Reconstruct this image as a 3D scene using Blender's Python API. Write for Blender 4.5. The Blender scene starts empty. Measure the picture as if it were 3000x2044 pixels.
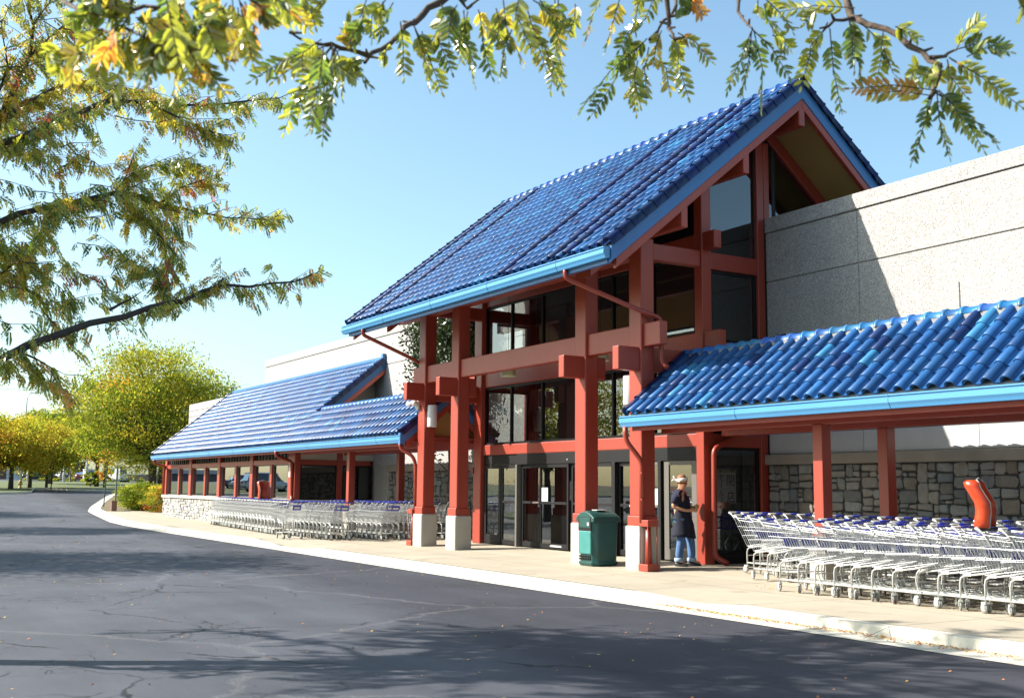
import bpy, math, random
import numpy as np
from mathutils import Vector, Matrix

scene = bpy.context.scene
COL = scene.collection
R = math.radians
rnd = random.Random(7)
ORG = {}

# ------------------------------------------------------------------ helpers
def origin(o):
    return ORG.get(o.name, Vector((0, 0, 0))) if o is not None else Vector((0, 0, 0))

def tag(o, label=None, cat=None, group=None, kind=None):
    if label: o['label'] = label
    if cat: o['category'] = cat
    if group: o['group'] = group
    if kind: o['kind'] = kind
    return o

def thing(name, label, cat, loc=(0, 0, 0), group=None, rz=0.0):
    o = bpy.data.objects.new(name, None)
    o.empty_display_size = 0.2
    COL.objects.link(o)
    o.location = loc
    o.rotation_euler = (0, 0, rz)
    ORG[o.name] = Vector(loc)
    return tag(o, label, cat, group)

def copy_tree(o, parent=None):
    c = o.copy()
    COL.objects.link(c)
    if parent is not None:
        c.parent = parent
    for ch in list(o.children):
        copy_tree(ch, c)
    return c

class MB:
    fit = None      # (unit length in metres, floor datum) of the survey the current group of parts is drawn on; None = metres
    """collects geometry in world space, then links it as ONE mesh object"""
    def __init__(s):
        s.v = []; s.f = []; s.c = []; s.sm = []
    def face(s, idx, col=None, smooth=False):
        s.f.append(idx); s.c.append(col); s.sm.append(smooth)
    def add(s, pts):
        n = len(s.v); s.v.extend([tuple(p) for p in pts]); return n
    def quad(s, a, b, c, d, col=None):
        n = s.add([a, b, c, d]); s.face((n, n+1, n+2, n+3), col)
    def poly(s, pts, col=None):
        n = s.add(pts); s.face(tuple(range(n, n+len(pts))), col)
    def box(s, x0, x1, y0, y1, z0, z1, col=None):
        n = s.add([(x0,y0,z0),(x1,y0,z0),(x1,y1,z0),(x0,y1,z0),(x0,y0,z1),(x1,y0,z1),(x1,y1,z1),(x0,y1,z1)])
        for q in ((0,3,2,1),(4,5,6,7),(0,1,5,4),(1,2,6,5),(2,3,7,6),(3,0,4,7)):
            s.face(tuple(n+i for i in q), col)
    def hexa(s, p, col=None):
        """8 corners, bottom ring then top ring (counter-clockwise from above)"""
        n = s.add(p)
        for q in ((0,3,2,1),(4,5,6,7),(0,1,5,4),(1,2,6,5),(2,3,7,6),(3,0,4,7)):
            s.face(tuple(n+i for i in q), col)
    def beam(s, p, q, w, h, up=(0,0,1), col=None):
        p = Vector(p); q = Vector(q); d = (q-p).normalized(); up = Vector(up)
        a = d.cross(up).normalized(); b = a.cross(d).normalized()
        a *= w/2; b *= h/2
        pts = [p-a-b, p+a-b, q+a-b, q-a-b, p-a+b, p+a+b, q+a+b, q-a+b]
        s.hexa(pts, col)
    def tube(s, pts, r, n=8, cap=True, col=None, smooth=True, closed=False):
        pts = [Vector(p) for p in pts]
        m = len(pts)
        rs = r if isinstance(r, (list, tuple)) else [r]*m
        prev = None; rings = []
        for i, p in enumerate(pts):
            if closed:
                d = pts[(i+1) % m]-pts[i-1]
            else:
                d = pts[min(i+1, m-1)]-pts[max(i-1, 0)]
            if d.length < 1e-9: d = Vector((0, 0, 1))
            d.normalize()
            if prev is None:
                a = d.orthogonal().normalized()
            else:
                a = prev-d*prev.dot(d)
                a = a.normalized() if a.length > 1e-6 else d.orthogonal().normalized()
            prev = a
            b = d.cross(a)
            k = s.add([p+(a*math.cos(2*math.pi*j/n)+b*math.sin(2*math.pi*j/n))*rs[i] for j in range(n)])
            rings.append(k)
        last = m if closed else m-1
        for i in range(last):
            k0 = rings[i]; k1 = rings[(i+1) % m]
            for j in range(n):
                j2 = (j+1) % n
                s.face((k0+j, k0+j2, k1+j2, k1+j), col, smooth)
        if cap and not closed:
            s.face(tuple(rings[0]+j for j in reversed(range(n))), col)
            s.face(tuple(rings[-1]+j for j in range(n)), col)
    def lathe(s, c, prof, n=16, col=None, smooth=True):
        c = Vector(c)
        rings = [s.add([c+Vector((r*math.cos(2*math.pi*j/n), r*math.sin(2*math.pi*j/n), z)) for j in range(n)]) for r, z in prof]
        for a, b in zip(rings, rings[1:]):
            for j in range(n):
                j2 = (j+1) % n
                s.face((a+j, a+j2, b+j2, b+j), col, smooth)
        s.face(tuple(rings[0]+j for j in reversed(range(n))), col)
        s.face(tuple(rings[-1]+j for j in range(n)), col)
    def loft(s, rings, cap=True, col=None, smooth=True):
        ks = [s.add(r) for r in rings]; n = len(rings[0])
        for a, b in zip(ks, ks[1:]):
            for j in range(n):
                j2 = (j+1) % n
                s.face((a+j, a+j2, b+j2, b+j), col, smooth)
        if cap:
            s.face(tuple(ks[0]+j for j in reversed(range(n))), col)
            s.face(tuple(ks[-1]+j for j in range(n)), col)
    def extrude_x(s, prof, x0, x1, col=None):
        """profile of (y,z) extruded along x, closed and capped"""
        n = len(prof)
        a = s.add([(x0, y, z) for y, z in prof]); b = s.add([(x1, y, z) for y, z in prof])
        for j in range(n):
            j2 = (j+1) % n
            s.face((a+j, a+j2, b+j2, b+j), col)
        s.face(tuple(a+j for j in reversed(range(n))), col); s.face(tuple(b+j for j in range(n)), col)
    def extrude_y(s, prof, y0, y1, col=None):
        n = len(prof)
        a = s.add([(x, y0, z) for x, z in prof]); b = s.add([(x, y1, z) for x, z in prof])
        for j in range(n):
            j2 = (j+1) % n
            s.face((a+j, a+j2, b+j2, b+j), col)
        s.face(tuple(a+j for j in reversed(range(n))), col); s.face(tuple(b+j for j in range(n)), col)
    def mesh(s, name, off=Vector((0, 0, 0)), fix=True):
        me = bpy.data.meshes.new(name)
        if MB.fit: u, dz = MB.fit; s.v = [(x*u, y*u, z*u+dz) for x, y, z in s.v]
        me.from_pydata([(x-off[0], y-off[1], z-off[2]) for x, y, z in s.v], [], s.f)
        if any(s.sm):
            me.polygons.foreach_set('use_smooth', s.sm)
        if any(c is not None for c in s.c):
            at = me.color_attributes.new('Col', 'FLOAT_COLOR', 'CORNER')
            buf = []
            for p, c in zip(me.polygons, s.c):
                c = c or (1, 1, 1)
                buf.extend([c[0], c[1], c[2], 1.0]*p.loop_total)
            at.data.foreach_set('color', buf)
        me.update()
        return me
    def build(s, name, mat, parent=None, bevel=0.0, seg=2):
        me = s.mesh(name, origin(parent))
        me.materials.append(mat)
        o = bpy.data.objects.new(name, me)
        COL.objects.link(o)
        if parent is not None:
            o.parent = parent
        ORG[o.name] = origin(parent)
        if bevel:
            b = o.modifiers.new('Bevel', 'BEVEL'); b.width = bevel; b.segments = seg; b.limit_method = 'ANGLE'; b.angle_limit = R(40)
        return o

# ------------------------------------------------------------------ materials
def newmat(name):
    m = bpy.data.materials.new(name); m.use_nodes = True
    nt = m.node_tree
    for n in list(nt.nodes): nt.nodes.remove(n)
    out = nt.nodes.new('ShaderNodeOutputMaterial')
    return m, nt, out

def M(name, base, rough=0.6, var=0.12, vs=4.0, bump=0.0, bs=60.0, attr=False, metal=0.0, spec=0.5, coat=0.0, fine=0.0, fs=200.0, dirt=None, streak=0.0):
    m, nt, out = newmat(name)
    N = nt.nodes.new; L = nt.links.new
    bs_ = N('ShaderNodeBsdfPrincipled')
    L(bs_.outputs[0], out.inputs['Surface'])
    bs_.inputs['Roughness'].default_value = rough
    bs_.inputs['Metallic'].default_value = metal
    bs_.inputs['Specular IOR Level'].default_value = spec
    bs_.inputs['Coat Weight'].default_value = coat
    bs_.inputs['Coat Roughness'].default_value = 0.08
    tc = N('ShaderNodeTexCoord')
    if attr:
        a = N('ShaderNodeAttribute'); a.attribute_name = 'Col'; colsock = a.outputs['Color']
    else:
        r = N('ShaderNodeRGB'); r.outputs[0].default_value = (*base, 1); colsock = r.outputs[0]
    def modulate(colsock, scale, amt, detail=4.0, vec=None):
        nz = N('ShaderNodeTexNoise'); nz.inputs['Scale'].default_value = scale; nz.inputs['Detail'].default_value = detail
        L(vec or tc.outputs['Object'], nz.inputs['Vector'])
        mr = N('ShaderNodeMapRange'); mr.inputs['From Min'].default_value = 0.25; mr.inputs['From Max'].default_value = 0.75
        mr.inputs['To Min'].default_value = 1-amt; mr.inputs['To Max'].default_value = 1+amt
        L(nz.outputs['Fac'], mr.inputs['Value'])
        mx = N('ShaderNodeVectorMath'); mx.operation = 'SCALE'
        L(colsock, mx.inputs[0]); L(mr.outputs[0], mx.inputs['Scale'])
        return mx.outputs[0], nz
    if var: colsock, _ = modulate(colsock, vs, var)
    if fine: colsock, _ = modulate(colsock, fs, fine, 2.0)
    if streak:
        mp = N('ShaderNodeMapping'); mp.inputs['Scale'].default_value = (6, 6, 0.35)
        L(tc.outputs['Object'], mp.inputs['Vector'])
        colsock, _ = modulate(colsock, 1.0, streak, 5.0, mp.outputs[0])
    if dirt:
        dcol, dscale, dth = dirt
        nz = N('ShaderNodeTexNoise'); nz.inputs['Scale'].default_value = dscale; nz.inputs['Detail'].default_value = 6
        nz.inputs['Roughness'].default_value = 0.65
        L(tc.outputs['Object'], nz.inputs['Vector'])
        mr = N('ShaderNodeMapRange'); mr.inputs['From Min'].default_value = dth; mr.inputs['From Max'].default_value = dth+0.16
        L(nz.outputs['Fac'], mr.inputs['Value'])
        mx = N('ShaderNodeMix'); mx.data_type = 'RGBA'
        L(mr.outputs[0], mx.inputs['Factor']); L(colsock, mx.inputs[6]); mx.inputs[7].default_value = (*dcol, 1)
        colsock = mx.outputs[2]
    L(colsock, bs_.inputs['Base Color'])
    if bump:
        nz = N('ShaderNodeTexNoise'); nz.inputs['Scale'].default_value = bs; nz.inputs['Detail'].default_value = 4
        L(tc.outputs['Object'], nz.inputs['Vector'])
        bp = N('ShaderNodeBump'); bp.inputs['Strength'].default_value = bump; bp.inputs['Distance'].default_value = 0.02
        L(nz.outputs['Fac'], bp.inputs['Height']); L(bp.outputs[0], bs_.inputs['Normal'])
    return m

def glass_mat(name, tint, refl=0.10, rough=0.0, ior=1.5):
    m, nt, out = newmat(name); N = nt.nodes.new; L = nt.links.new
    tr = N('ShaderNodeBsdfTransparent'); tr.inputs[0].default_value = (*tint, 1)
    gl = N('ShaderNodeBsdfGlossy'); gl.inputs[0].default_value = (0.95, 0.97, 1.0, 1); gl.inputs['Roughness'].default_value = rough
    fr = N('ShaderNodeFresnel'); fr.inputs['IOR'].default_value = ior
    mr = N('ShaderNodeMath'); mr.operation = 'MULTIPLY_ADD'; mr.inputs[1].default_value = 1.7; mr.inputs[2].default_value = refl*0.3; mr.use_clamp = True
    tc = N('ShaderNodeTexCoord'); nz = N('ShaderNodeTexNoise'); nz.inputs['Scale'].default_value = 1.3; nz.inputs['Detail'].default_value = 1
    L(tc.outputs['Object'], nz.inputs['Vector'])
    bp = N('ShaderNodeBump'); bp.inputs['Strength'].default_value = 0.03; bp.inputs['Distance'].default_value = 0.02
    L(nz.outputs['Fac'], bp.inputs['Height']); L(bp.outputs[0], gl.inputs['Normal'])
    mx = N('ShaderNodeMixShader')
    L(fr.outputs[0], mr.inputs[0]); L(mr.outputs[0], mx.inputs[0]); L(tr.outputs[0], mx.inputs[1]); L(gl.outputs[0], mx.inputs[2])
    L(mx.outputs[0], out.inputs['Surface'])
    return m

def leaf_mat(name, trans=0.45, rough=0.35, spec=0.06):
    m, nt, out = newmat(name); N = nt.nodes.new; L = nt.links.new
    a = N('ShaderNodeAttribute'); a.attribute_name = 'Col'
    tc = N('ShaderNodeTexCoord'); nz = N('ShaderNodeTexNoise'); nz.inputs['Scale'].default_value = 60; nz.inputs['Detail'].default_value = 2
    L(tc.outputs['Object'], nz.inputs['Vector'])
    mr = N('ShaderNodeMapRange'); mr.inputs['From Min'].default_value = .3; mr.inputs['From Max'].default_value = .7
    mr.inputs['To Min'].default_value = .82; mr.inputs['To Max'].default_value = 1.15
    L(nz.outputs['Fac'], mr.inputs['Value'])
    sc = N('ShaderNodeVectorMath'); sc.operation = 'SCALE'; L(a.outputs['Color'], sc.inputs[0]); L(mr.outputs[0], sc.inputs['Scale'])
    d = N('ShaderNodeBsdfDiffuse'); t = N('ShaderNodeBsdfTranslucent'); g = N('ShaderNodeBsdfGlossy'); g.inputs['Roughness'].default_value = rough
    L(sc.outputs[0], d.inputs[0])
    s2 = N('ShaderNodeVectorMath'); s2.operation = 'MULTIPLY'; s2.inputs[1].default_value = (1.18, 1.18, 0.85)
    L(sc.outputs[0], s2.inputs[0]); L(s2.outputs[0], t.inputs[0])
    m1 = N('ShaderNodeMixShader'); m1.inputs[0].default_value = trans
    L(d.outputs[0], m1.inputs[1]); L(t.outputs[0], m1.inputs[2])
    m2 = N('ShaderNodeMixShader'); m2.inputs[0].default_value = spec
    L(m1.outputs[0], m2.inputs[1]); L(g.outputs[0], m2.inputs[2])
    L(m2.outputs[0], out.inputs['Surface'])
    return m

def asphalt_mat():
    m, nt, out = newmat('asphalt'); N = nt.nodes.new; L = nt.links.new
    b = N('ShaderNodeBsdfPrincipled'); L(b.outputs[0], out.inputs['Surface']); b.inputs['Roughness'].default_value = 0.75
    b.inputs['Specular IOR Level'].default_value = 0.35
    tc = N('ShaderNodeTexCoord'); P = tc.outputs['Object']
    def noise(scale, detail=4, rough=.5, vec=None):
        n = N('ShaderNodeTexNoise'); n.inputs['Scale'].default_value = scale; n.inputs['Detail'].default_value = detail; n.inputs['Roughness'].default_value = rough
        L(vec or P, n.inputs['Vector']); return n
    def rng(sock, a, bb, c, d, clamp=True):
        r = N('ShaderNodeMapRange'); r.clamp = clamp
        for k, v in zip(('From Min', 'From Max', 'To Min', 'To Max'), (a, bb, c, d)): r.inputs[k].default_value = v
        L(sock, r.inputs['Value']); return r.outputs[0]
    def mixc(f, A, B):
        x = N('ShaderNodeMix'); x.data_type = 'RGBA'; L(f, x.inputs['Factor'])
        for i, s in ((6, A), (7, B)):
            if isinstance(s, tuple): x.inputs[i].default_value = (*s, 1)
            else: L(s, x.inputs[i])
        return x.outputs[2]
    def math_(op, A, B):
        x = N('ShaderNodeMath'); x.operation = op
        for i, s in ((0, A), (1, B)):
            if isinstance(s, (int, float)): x.inputs[i].default_value = s
            else: L(s, x.inputs[i])
        return x.outputs[0]
    # older, greyer paving nearest the camera; newer sealed paving beside the kerb
    sx = N('ShaderNodeSeparateXYZ'); L(P, sx.inputs[0])
    wob = noise(0.35, 3)
    edge = math_('ADD', math_('ADD', sx.outputs['Y'], math_('MULTIPLY', sx.outputs['X'], 0.10)), math_('MULTIPLY', wob.outputs['Fac'], 1.6))
    old = rng(edge, 6.1, 5.2, 0, 1)
    base = mixc(old, (0.029, 0.030, 0.039), (0.052, 0.054, 0.066))
    big = noise(0.45, 5, .6); base2 = N('ShaderNodeVectorMath'); base2.operation = 'SCALE'
    L(base, base2.inputs[0]); L(rng(big.outputs['Fac'], .3, .7, .78, 1.25), base2.inputs['Scale'])
    mp = N('ShaderNodeMapping'); mp.inputs['Scale'].default_value = (0.25, 1.6, 1); mp.inputs['Rotation'].default_value = (0, 0, 0.12); L(P, mp.inputs['Vector'])
    st = noise(1.0, 5, .6, mp.outputs[0]); base3 = N('ShaderNodeVectorMath'); base3.operation = 'SCALE'
    L(base2.outputs[0], base3.inputs[0]); L(rng(st.outputs['Fac'], .35, .7, .9, 1.22), base3.inputs['Scale'])
    agg = noise(160, 2, .6)
    f2 = rng(agg.outputs['Fac'], .56, .74, 0, .45)
    c1 = mixc(f2, base3.outputs[0], (0.15, 0.15, 0.155))
    agg2 = noise(40, 3, .7)
    f3 = math_('MULTIPLY', rng(agg2.outputs['Fac'], .60, .70, 0, .4), old)
    c2 = mixc(f3, c1, (0.17, 0.17, 0.17))
    # cracks
    wv = noise(1.1, 4, .6)
    add = N('ShaderNodeVectorMath'); add.operation = 'MULTIPLY_ADD'; add.inputs[1].default_value = (.9, .9, 0)
    L(wv.outputs['Color'], add.inputs[0]); L(P, add.inputs[2])
    vo = N('ShaderNodeTexVoronoi'); vo.feature = 'DISTANCE_TO_EDGE'; vo.inputs['Scale'].default_value = 0.42; L(add.outputs[0], vo.inputs['Vector'])
    vo2 = N('ShaderNodeTexVoronoi'); vo2.feature = 'DISTANCE_TO_EDGE'; vo2.inputs['Scale'].default_value = 2.2; L(add.outputs[0], vo2.inputs['Vector'])
    pm = noise(0.5, 2); k1 = math_('MULTIPLY', rng(vo.outputs['Distance'], .012, .004, 0, 1), rng(pm.outputs['Fac'], .45, .55, 0, 1))
    pm2 = noise(0.42, 2, .5, add.outputs[0]); k2 = math_('MULTIPLY', rng(vo2.outputs['Distance'], .03, .008, 0, 1), rng(pm2.outputs['Fac'], .56, .64, 0, 1))
    kk = math_('MULTIPLY', math_('MAXIMUM', k1, k2), rng(edge, 7.0, 5.2, 0.15, 1))
    c3 = mixc(kk, c2, (0.006, 0.006, 0.007))
    # pale worn seams
    vo3 = N('ShaderNodeTexVoronoi'); vo3.feature = 'DISTANCE_TO_EDGE'; vo3.inputs['Scale'].default_value = 0.16; L(add.outputs[0], vo3.inputs['Vector'])
    k3 = math_('MULTIPLY', rng(vo3.outputs['Distance'], .012, .003, 0, .5), rng(agg2.outputs['Fac'], .4, .6, 0, 1))
    c4 = mixc(k3, c3, (0.17, 0.165, 0.16))
    L(c4, b.inputs['Base Color'])
    bp = N('ShaderNodeBump'); bp.inputs['Strength'].default_value = .35; bp.inputs['Distance'].default_value = .01
    hh = math_('SUBTRACT', agg.outputs['Fac'], math_('MULTIPLY', kk, 1.5))
    L(hh, bp.inputs['Height']); L(bp.outputs[0], b.inputs['Normal'])
    return m

MT = {}
MT['red'] = M('red_painted_timber', (0.27, 0.036, 0.019), .42, .07, 1.2, .05, 25, streak=.06, dirt=((0.30, 0.10, 0.065), 3.0, .72))
MT['redflat'] = M('red_painted_soffit', (0.24, 0.034, 0.02), .6, .08, 1.5)
MT['gutter'] = M('light_blue_metal', (0.060, 0.225, 0.43), .32, .06, 1.0, dirt=((0.11, 0.27, 0.42), 2.0, .66))
MT['rake'] = M('blue_painted_board', (0.030, 0.13, 0.32), .45, .06, 1.5)
MT['tile'] = M('glazed_roof_tile', (1, 1, 1), .42, .16, 6, .04, 30, attr=True, spec=.32, coat=.08)
MT['mortar'] = M('grey_mortar', (0.22, 0.22, 0.22), .9, .2, 12, .3, 80)
MT['ochre'] = M('ochre_soffit_board', (0.36, 0.215, 0.065), .75, .08, 1.0)
MT['wall'] = M('exposed_aggregate_concrete', (0.335, 0.318, 0.30), .92, .06, .7, .9, 40, fine=.42, fs=38, streak=.04)
MT['stucco'] = M('smooth_pale_stucco', (0.43, 0.42, 0.405), .9, .04, 1.0, .1, 60, streak=.03)
MT['stone'] = M('ashlar_stone', (1, 1, 1), .9, .18, 9, .5, 22, attr=True, fine=.12, fs=90)
MT['stonejoint'] = M('dark_stone_joint', (0.06, 0.058, 0.056), .95, .2, 8)
MT['cap'] = M('tan_stone_coping', (0.27, 0.235, 0.195), .85, .12, 3, .2, 50)
MT['conc'] = M('walkway_concrete', (0.33, 0.285, 0.215), .88, .12, .9, .2, 90, fine=.08, fs=120, dirt=((0.19, 0.155, 0.105), 1.3, .60))
MT['kerb'] = M('kerb_concrete', (0.47, 0.435, 0.36), .85, .10, 1.5, .2, 70, fine=.06, fs=90, dirt=((0.23, 0.195, 0.155), 2.2, .66))
MT['plinth'] = M('cast_concrete_plinth', (0.36, 0.335, 0.285), .88, .08, 2.5, .2, 60, fine=.06, fs=90, dirt=((0.25, 0.215, 0.17), 3.0, .68))
MT['black'] = M('dark_bronze_frame', (0.010, 0.0095, 0.0105), .5, .1, 3, spec=.22)
MT['grayfr'] = M('grey_metal_frame', (0.11, 0.10, 0.088), .45, .08, 3)
MT['alu'] = M('brushed_aluminium', (0.55, 0.55, 0.56), .35, .08, 10, metal=.8)
MT['glass'] = glass_mat('clear_storefront_glass', (0.62, 0.66, 0.66), .10)
MT['glassdk'] = glass_mat('tinted_window_glass', (0.10, 0.115, 0.125), .25)
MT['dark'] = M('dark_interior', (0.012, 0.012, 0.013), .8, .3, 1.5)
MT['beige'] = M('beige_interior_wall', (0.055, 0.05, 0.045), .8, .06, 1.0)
MT['white'] = M('white_enamel', (0.56, 0.56, 0.545), .35, .04, 4)
MT['paper'] = M('white_paper', (0.60, 0.595, 0.57), .8, .03, 20)
MT['cart'] = M('galvanised_cart_wire', (0.46, 0.465, 0.46), .32, .05, 20, metal=.35)
MT['cartfr'] = M('grey_enamel_tube', (0.44, 0.44, 0.415), .35, .08, 14, metal=.25, dirt=((0.40, 0.31, 0.20), 14, .70))
MT['bluepl'] = M('blue_plastic', (0.022, 0.034, 0.30), .35, .06, 10)
MT['rubber'] = M('grey_rubber_tyre', (0.22, 0.215, 0.205), .7, .15, 30)
MT['blackrub'] = M('black_rubber', (0.02, 0.02, 0.021), .7, .15, 20)
MT['green'] = M('green_moulded_plastic', (0.006, 0.052, 0.047), .38, .10, 5, .06, 60, dirt=((0.025, 0.085, 0.08), 5, .66))
MT['seat'] = M('red_orange_plastic', (0.42, 0.042, 0.010), .3, .08, 6)
MT['bark'] = M('dark_grey_bark', (0.055, 0.043, 0.036), .9, .3, 20, .8, 30)
MT['bark2'] = M('brown_bark', (0.075, 0.05, 0.034), .9, .3, 16, .8, 24)
MT['leaf'] = leaf_mat('autumn_locust_leaf', .5)
MT['leafnear'] = leaf_mat('near_locust_leaflet', .5, .3, .10)
MT['leafdk'] = leaf_mat('dense_evergreen_leaf', .25)
MT['grass'] = M('mown_grass', (0.070, 0.092, 0.022), .95, .35, .6, .5, 30, fine=.35, fs=14, dirt=((0.16, 0.135, 0.055), .5, .52))
MT['earth'] = M('dry_earth', (0.125, 0.10, 0.05), .95, .3, 1.5, .4, 30, fine=.25, fs=20, dirt=((0.13, 0.06, 0.028), 3.0, .5))
MT['asphalt'] = asphalt_mat()
MT['leaffar'] = leaf_mat('distant_locust_leaf', .5, .5, .0)
MT['wheel'] = M('cart_wheel', (1, 1, 1), .6, .12, 30, attr=True)
MT['litter'] = M('fallen_leaf', (1, 1, 1), .8, .2, 30, attr=True)
# ------------------------------------------------------------------ terrain and paving
HT = [(-1e5, 0), (50, 0), (97, 1.03), (180, 2.2), (260, 2.6), (1e5, 2.6)]
def hx(x):
    return float(np.interp(-x, [a for a, b in HT], [b for a, b in HT]))
KP = [(-94, 22.5), (-92, 19.2), (-84.5, 17.1), (-74, 14.55), (-67, 12.86), (-63.5, 12.1), (-60, 11.4), (-55.8, 11.0), (-50, 10.5), (-46, 10.2), (-40, 10.05), (60, 10.05)]
def yk(x):
    return float(np.interp(x, [a for a, b in KP], [b for a, b in KP]))
def kh(x):
    return float(np.interp(x, [-30.5, -28.8, -12.4, -11.3], [.125, .02, .03, .125]))

xs_all = [60, 40, 20, 10, 0, -10, -20, -30, -40, -50, -58, -66, -74, -82, -90, -97, -110, -125, -140, -160, -180, -220, -260]
def sheet(name, xs, yf0, yf1, dz, mat, ny=6, kind='structure'):
    b = MB()
    rows = []
    for x in xs:
        y0, y1 = yf0(x), yf1(x)
        rows.append(b.add([(x, y0+(y1-y0)*j/ny, hx(x)+dz) for j in range(ny+1)]))
    for r0, r1 in zip(rows, rows[1:]):
        for j in range(ny):
            b.face((r0+j, r1+j, r1+j+1, r0+j+1))
    o = b.build(name, mat); o['kind'] = kind
    return o

b = MB()
xs = [3000, 60] + xs_all[1:] + [-400, -3500]
rows = [b.add([(x, y, hx(x)-.06) for y in (-3000, -60, 60, 3000)]) for x in xs]
for r0, r1 in zip(rows, rows[1:]):
    for j in range(3): b.face((r0+j, r1+j, r1+j+1, r0+j+1))
o = b.build('ground', MT['earth']); o['kind'] = 'structure'
sheet('road', xs_all, lambda x: -60, lambda x: 60, 0.0, MT['asphalt'], 10)

# concrete kerb and gutter pan (a sloping mountable kerb in front of the entrance)
b = MB(); rows = []
kx = [60, 30, 10] + [5-i*1.0 for i in range(62)] + [-58+0.0-i*1.2 for i in range(1, 31)]
for x in kx:
    y = yk(x); h0 = hx(x)
    if -27.2 < x < -12.0:
        t = min(1, (x+27.2)/1.0, (-12.0-x)/0.8)
        pr = [(-.48, .006), (-.44+.0*t, .02+.005*t), (.0, .06+.05*t), (.15, .03+.10*t), (.16, -.05)]
        pr = [(-.48, .006), (-.42, .018), (.02, .105*t+.02*(1-t)), (.15, .115*t+.022*(1-t)), (.16, -.05)]
    else:
        k = kh(x)
        pr = [(-.48, .006), (-.06, .014), (-.02, k), (.15, k+.004), (.16, -.05)]
    rows.append(b.add([(x, y+a, h0+z) for a, z in pr]))
for r0, r1 in zip(rows, rows[1:]):
    for j in range(4): b.face((r0+j, r1+j, r1+j+1, r0+j+1))
# joints across the kerb: dark narrow slots 2 mm proud of the concrete
o = b.build('kerb', MT['kerb']); o['kind'] = 'structure'
b = MB()
for x in [-8.6, -11.62, -15.2, -18.2, -21.4, -24.6, -33.5, -38, -43, -48, -53]:
    y = yk(x); k = max(kh(x), .0) if not -27.2 < x < -12 else .11
    h0 = hx(x)
    b.poly([(x, y-.43, h0+.022), (x-.012, y-.43, h0+.022), (x-.012, y+.0, h0+k+.004), (x, y+.0, h0+k+.004)])
    b.poly([(x, y+.0, h0+k+.008), (x-.012, y+.0, h0+k+.008), (x-.012, y+.15, h0+k+.009), (x, y+.15, h0+k+.009)])
o = b.build('kerb_joints', MT['stonejoint']); o['kind'] = 'structure'

# walkway slabs
b = MB()
cx = [i*2.45-57.6 for i in range(0, 33)]
def wz(x, y):
    y0 = yk(x)+.16
    k = kh(x)
    if -27.2 < x < -12: k = max(k, .115*min(1, (x+27.2)/1.0, (-12-x)/.8))
    t = min(1, max(0, (y-y0)/1.5))
    return hx(x)+k+.004+(.13-k-.004)*t+.055*min(1, max(0, (y-12.7)/1.55))*(1 if x > -27.5 else max(0, (x+33)/5.5))
for x0, x1 in zip(cx, cx[1:]):
    ya, yb = yk(x0)+.16, yk(x1)+.16
    ys0 = [ya, max(ya+.3, 11.7), 12.7, 14.25, 16.1]
    ys1 = [yb, max(yb+.3, 11.7), 12.7, 14.25, 16.1]
    g = .006
    for j in range(4):
        n = 4 if j == 0 else 1
        for i in range(n):
            for q in range(2):
                xa = x0+g+(x1-x0-2*g)*q/2; xb = x0+g+(x1-x0-2*g)*(q+1)/2
                def yy(x, t):
                    u = (x-x0)/(x1-x0)
                    a = ys0[j]*(1-u)+ys1[j]*u; c = ys0[j+1]*(1-u)+ys1[j+1]*u
                    return a+g+(c-a-2*g)*t
                t0, t1 = i/n, (i+1)/n
                b.quad((xa, yy(xa, t0), wz(xa, yy(xa, t0))), (xb, yy(xb, t0), wz(xb, yy(xb, t0))),
                       (xb, yy(xb, t1), wz(xb, yy(xb, t1))), (xa, yy(xa, t1), wz(xa, yy(xa, t1))))
o = b.build('walkway', MT['conc']); o['kind'] = 'structure'
b = MB()
for x0, x1 in zip(cx, cx[1:]):
    b.quad((x0, yk(x0)+.15, hx(x0)-.01), (x1, yk(x1)+.15, hx(x1)-.01), (x1, 16.65, hx(x1)+.115), (x0, 16.65, hx(x0)+.115))
o = b.build('walkway_bed', MT['stonejoint']); o['kind'] = 'structure'

# planting bed at the far end of the walkway
b = MB(); rows = []
bx = [-57.62, -59, -60.6, -62, -64, -66, -69, -72, -76, -80, -85, -90, -93.5]
for x in bx:
    y0 = yk(x)+.16
    rows.append(b.add([(x, y0+(45-y0)*t, hx(x)+.11+.15*math.sin(t*3.1)*(1 if x < -62 else .3)) for t in (0, .02, .06, .12, .25, .5, 1)]))
for r0, r1 in zip(rows, rows[1:]):
    for j in range(6): b.face((r0+j, r1+j, r1+j+1, r0+j+1))
o = b.build('planting_bed_ground', MT['earth']); o['kind'] = 'structure'

# lawn across the drive
LE = [(-60, -86), (-40, -86.5), (5, -87.5), (9.9, -87.75), (11.6, -89.3), (12.6, -92), (13.3, -97), (14.3, -103), (15.2, -103), (15.9, -100.75), (17, -98.6), (20, -96.7), (26, -95), (40, -94.2), (60, -94)]
b = MB(); rows = []
for y, x0 in LE:
    rows.append(b.add([(x0+(-152-x0)*t, y, hx(x0+(-152-x0)*t)+.12) for t in (0, .03, .1, .2, .4, .6, .8, 1)]))
for r0, r1 in zip(rows, rows[1:]):
    for j in range(7): b.face((r0+j, r0+j+1, r1+j+1, r1+j))
o = b.build('lawn', MT['grass']); o['kind'] = 'structure'
b = MB()
for (ya, xa), (yb, xb) in zip(LE, LE[1:]):
    za, zb = hx(xa), hx(xb)
    b.hexa([(xa+.3, ya, za-.02), (xa-.02, ya, za-.02), (xb-.02, yb, zb-.02), (xb+.3, yb, zb-.02), (xa+.22, ya, za+.15), (xa-.02, ya, za+.15), (xb-.02, yb, zb+.15), (xb+.22, yb, zb+.15)])
o = b.build('lawn_kerb', MT['kerb']); o['kind'] = 'structure'
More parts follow.
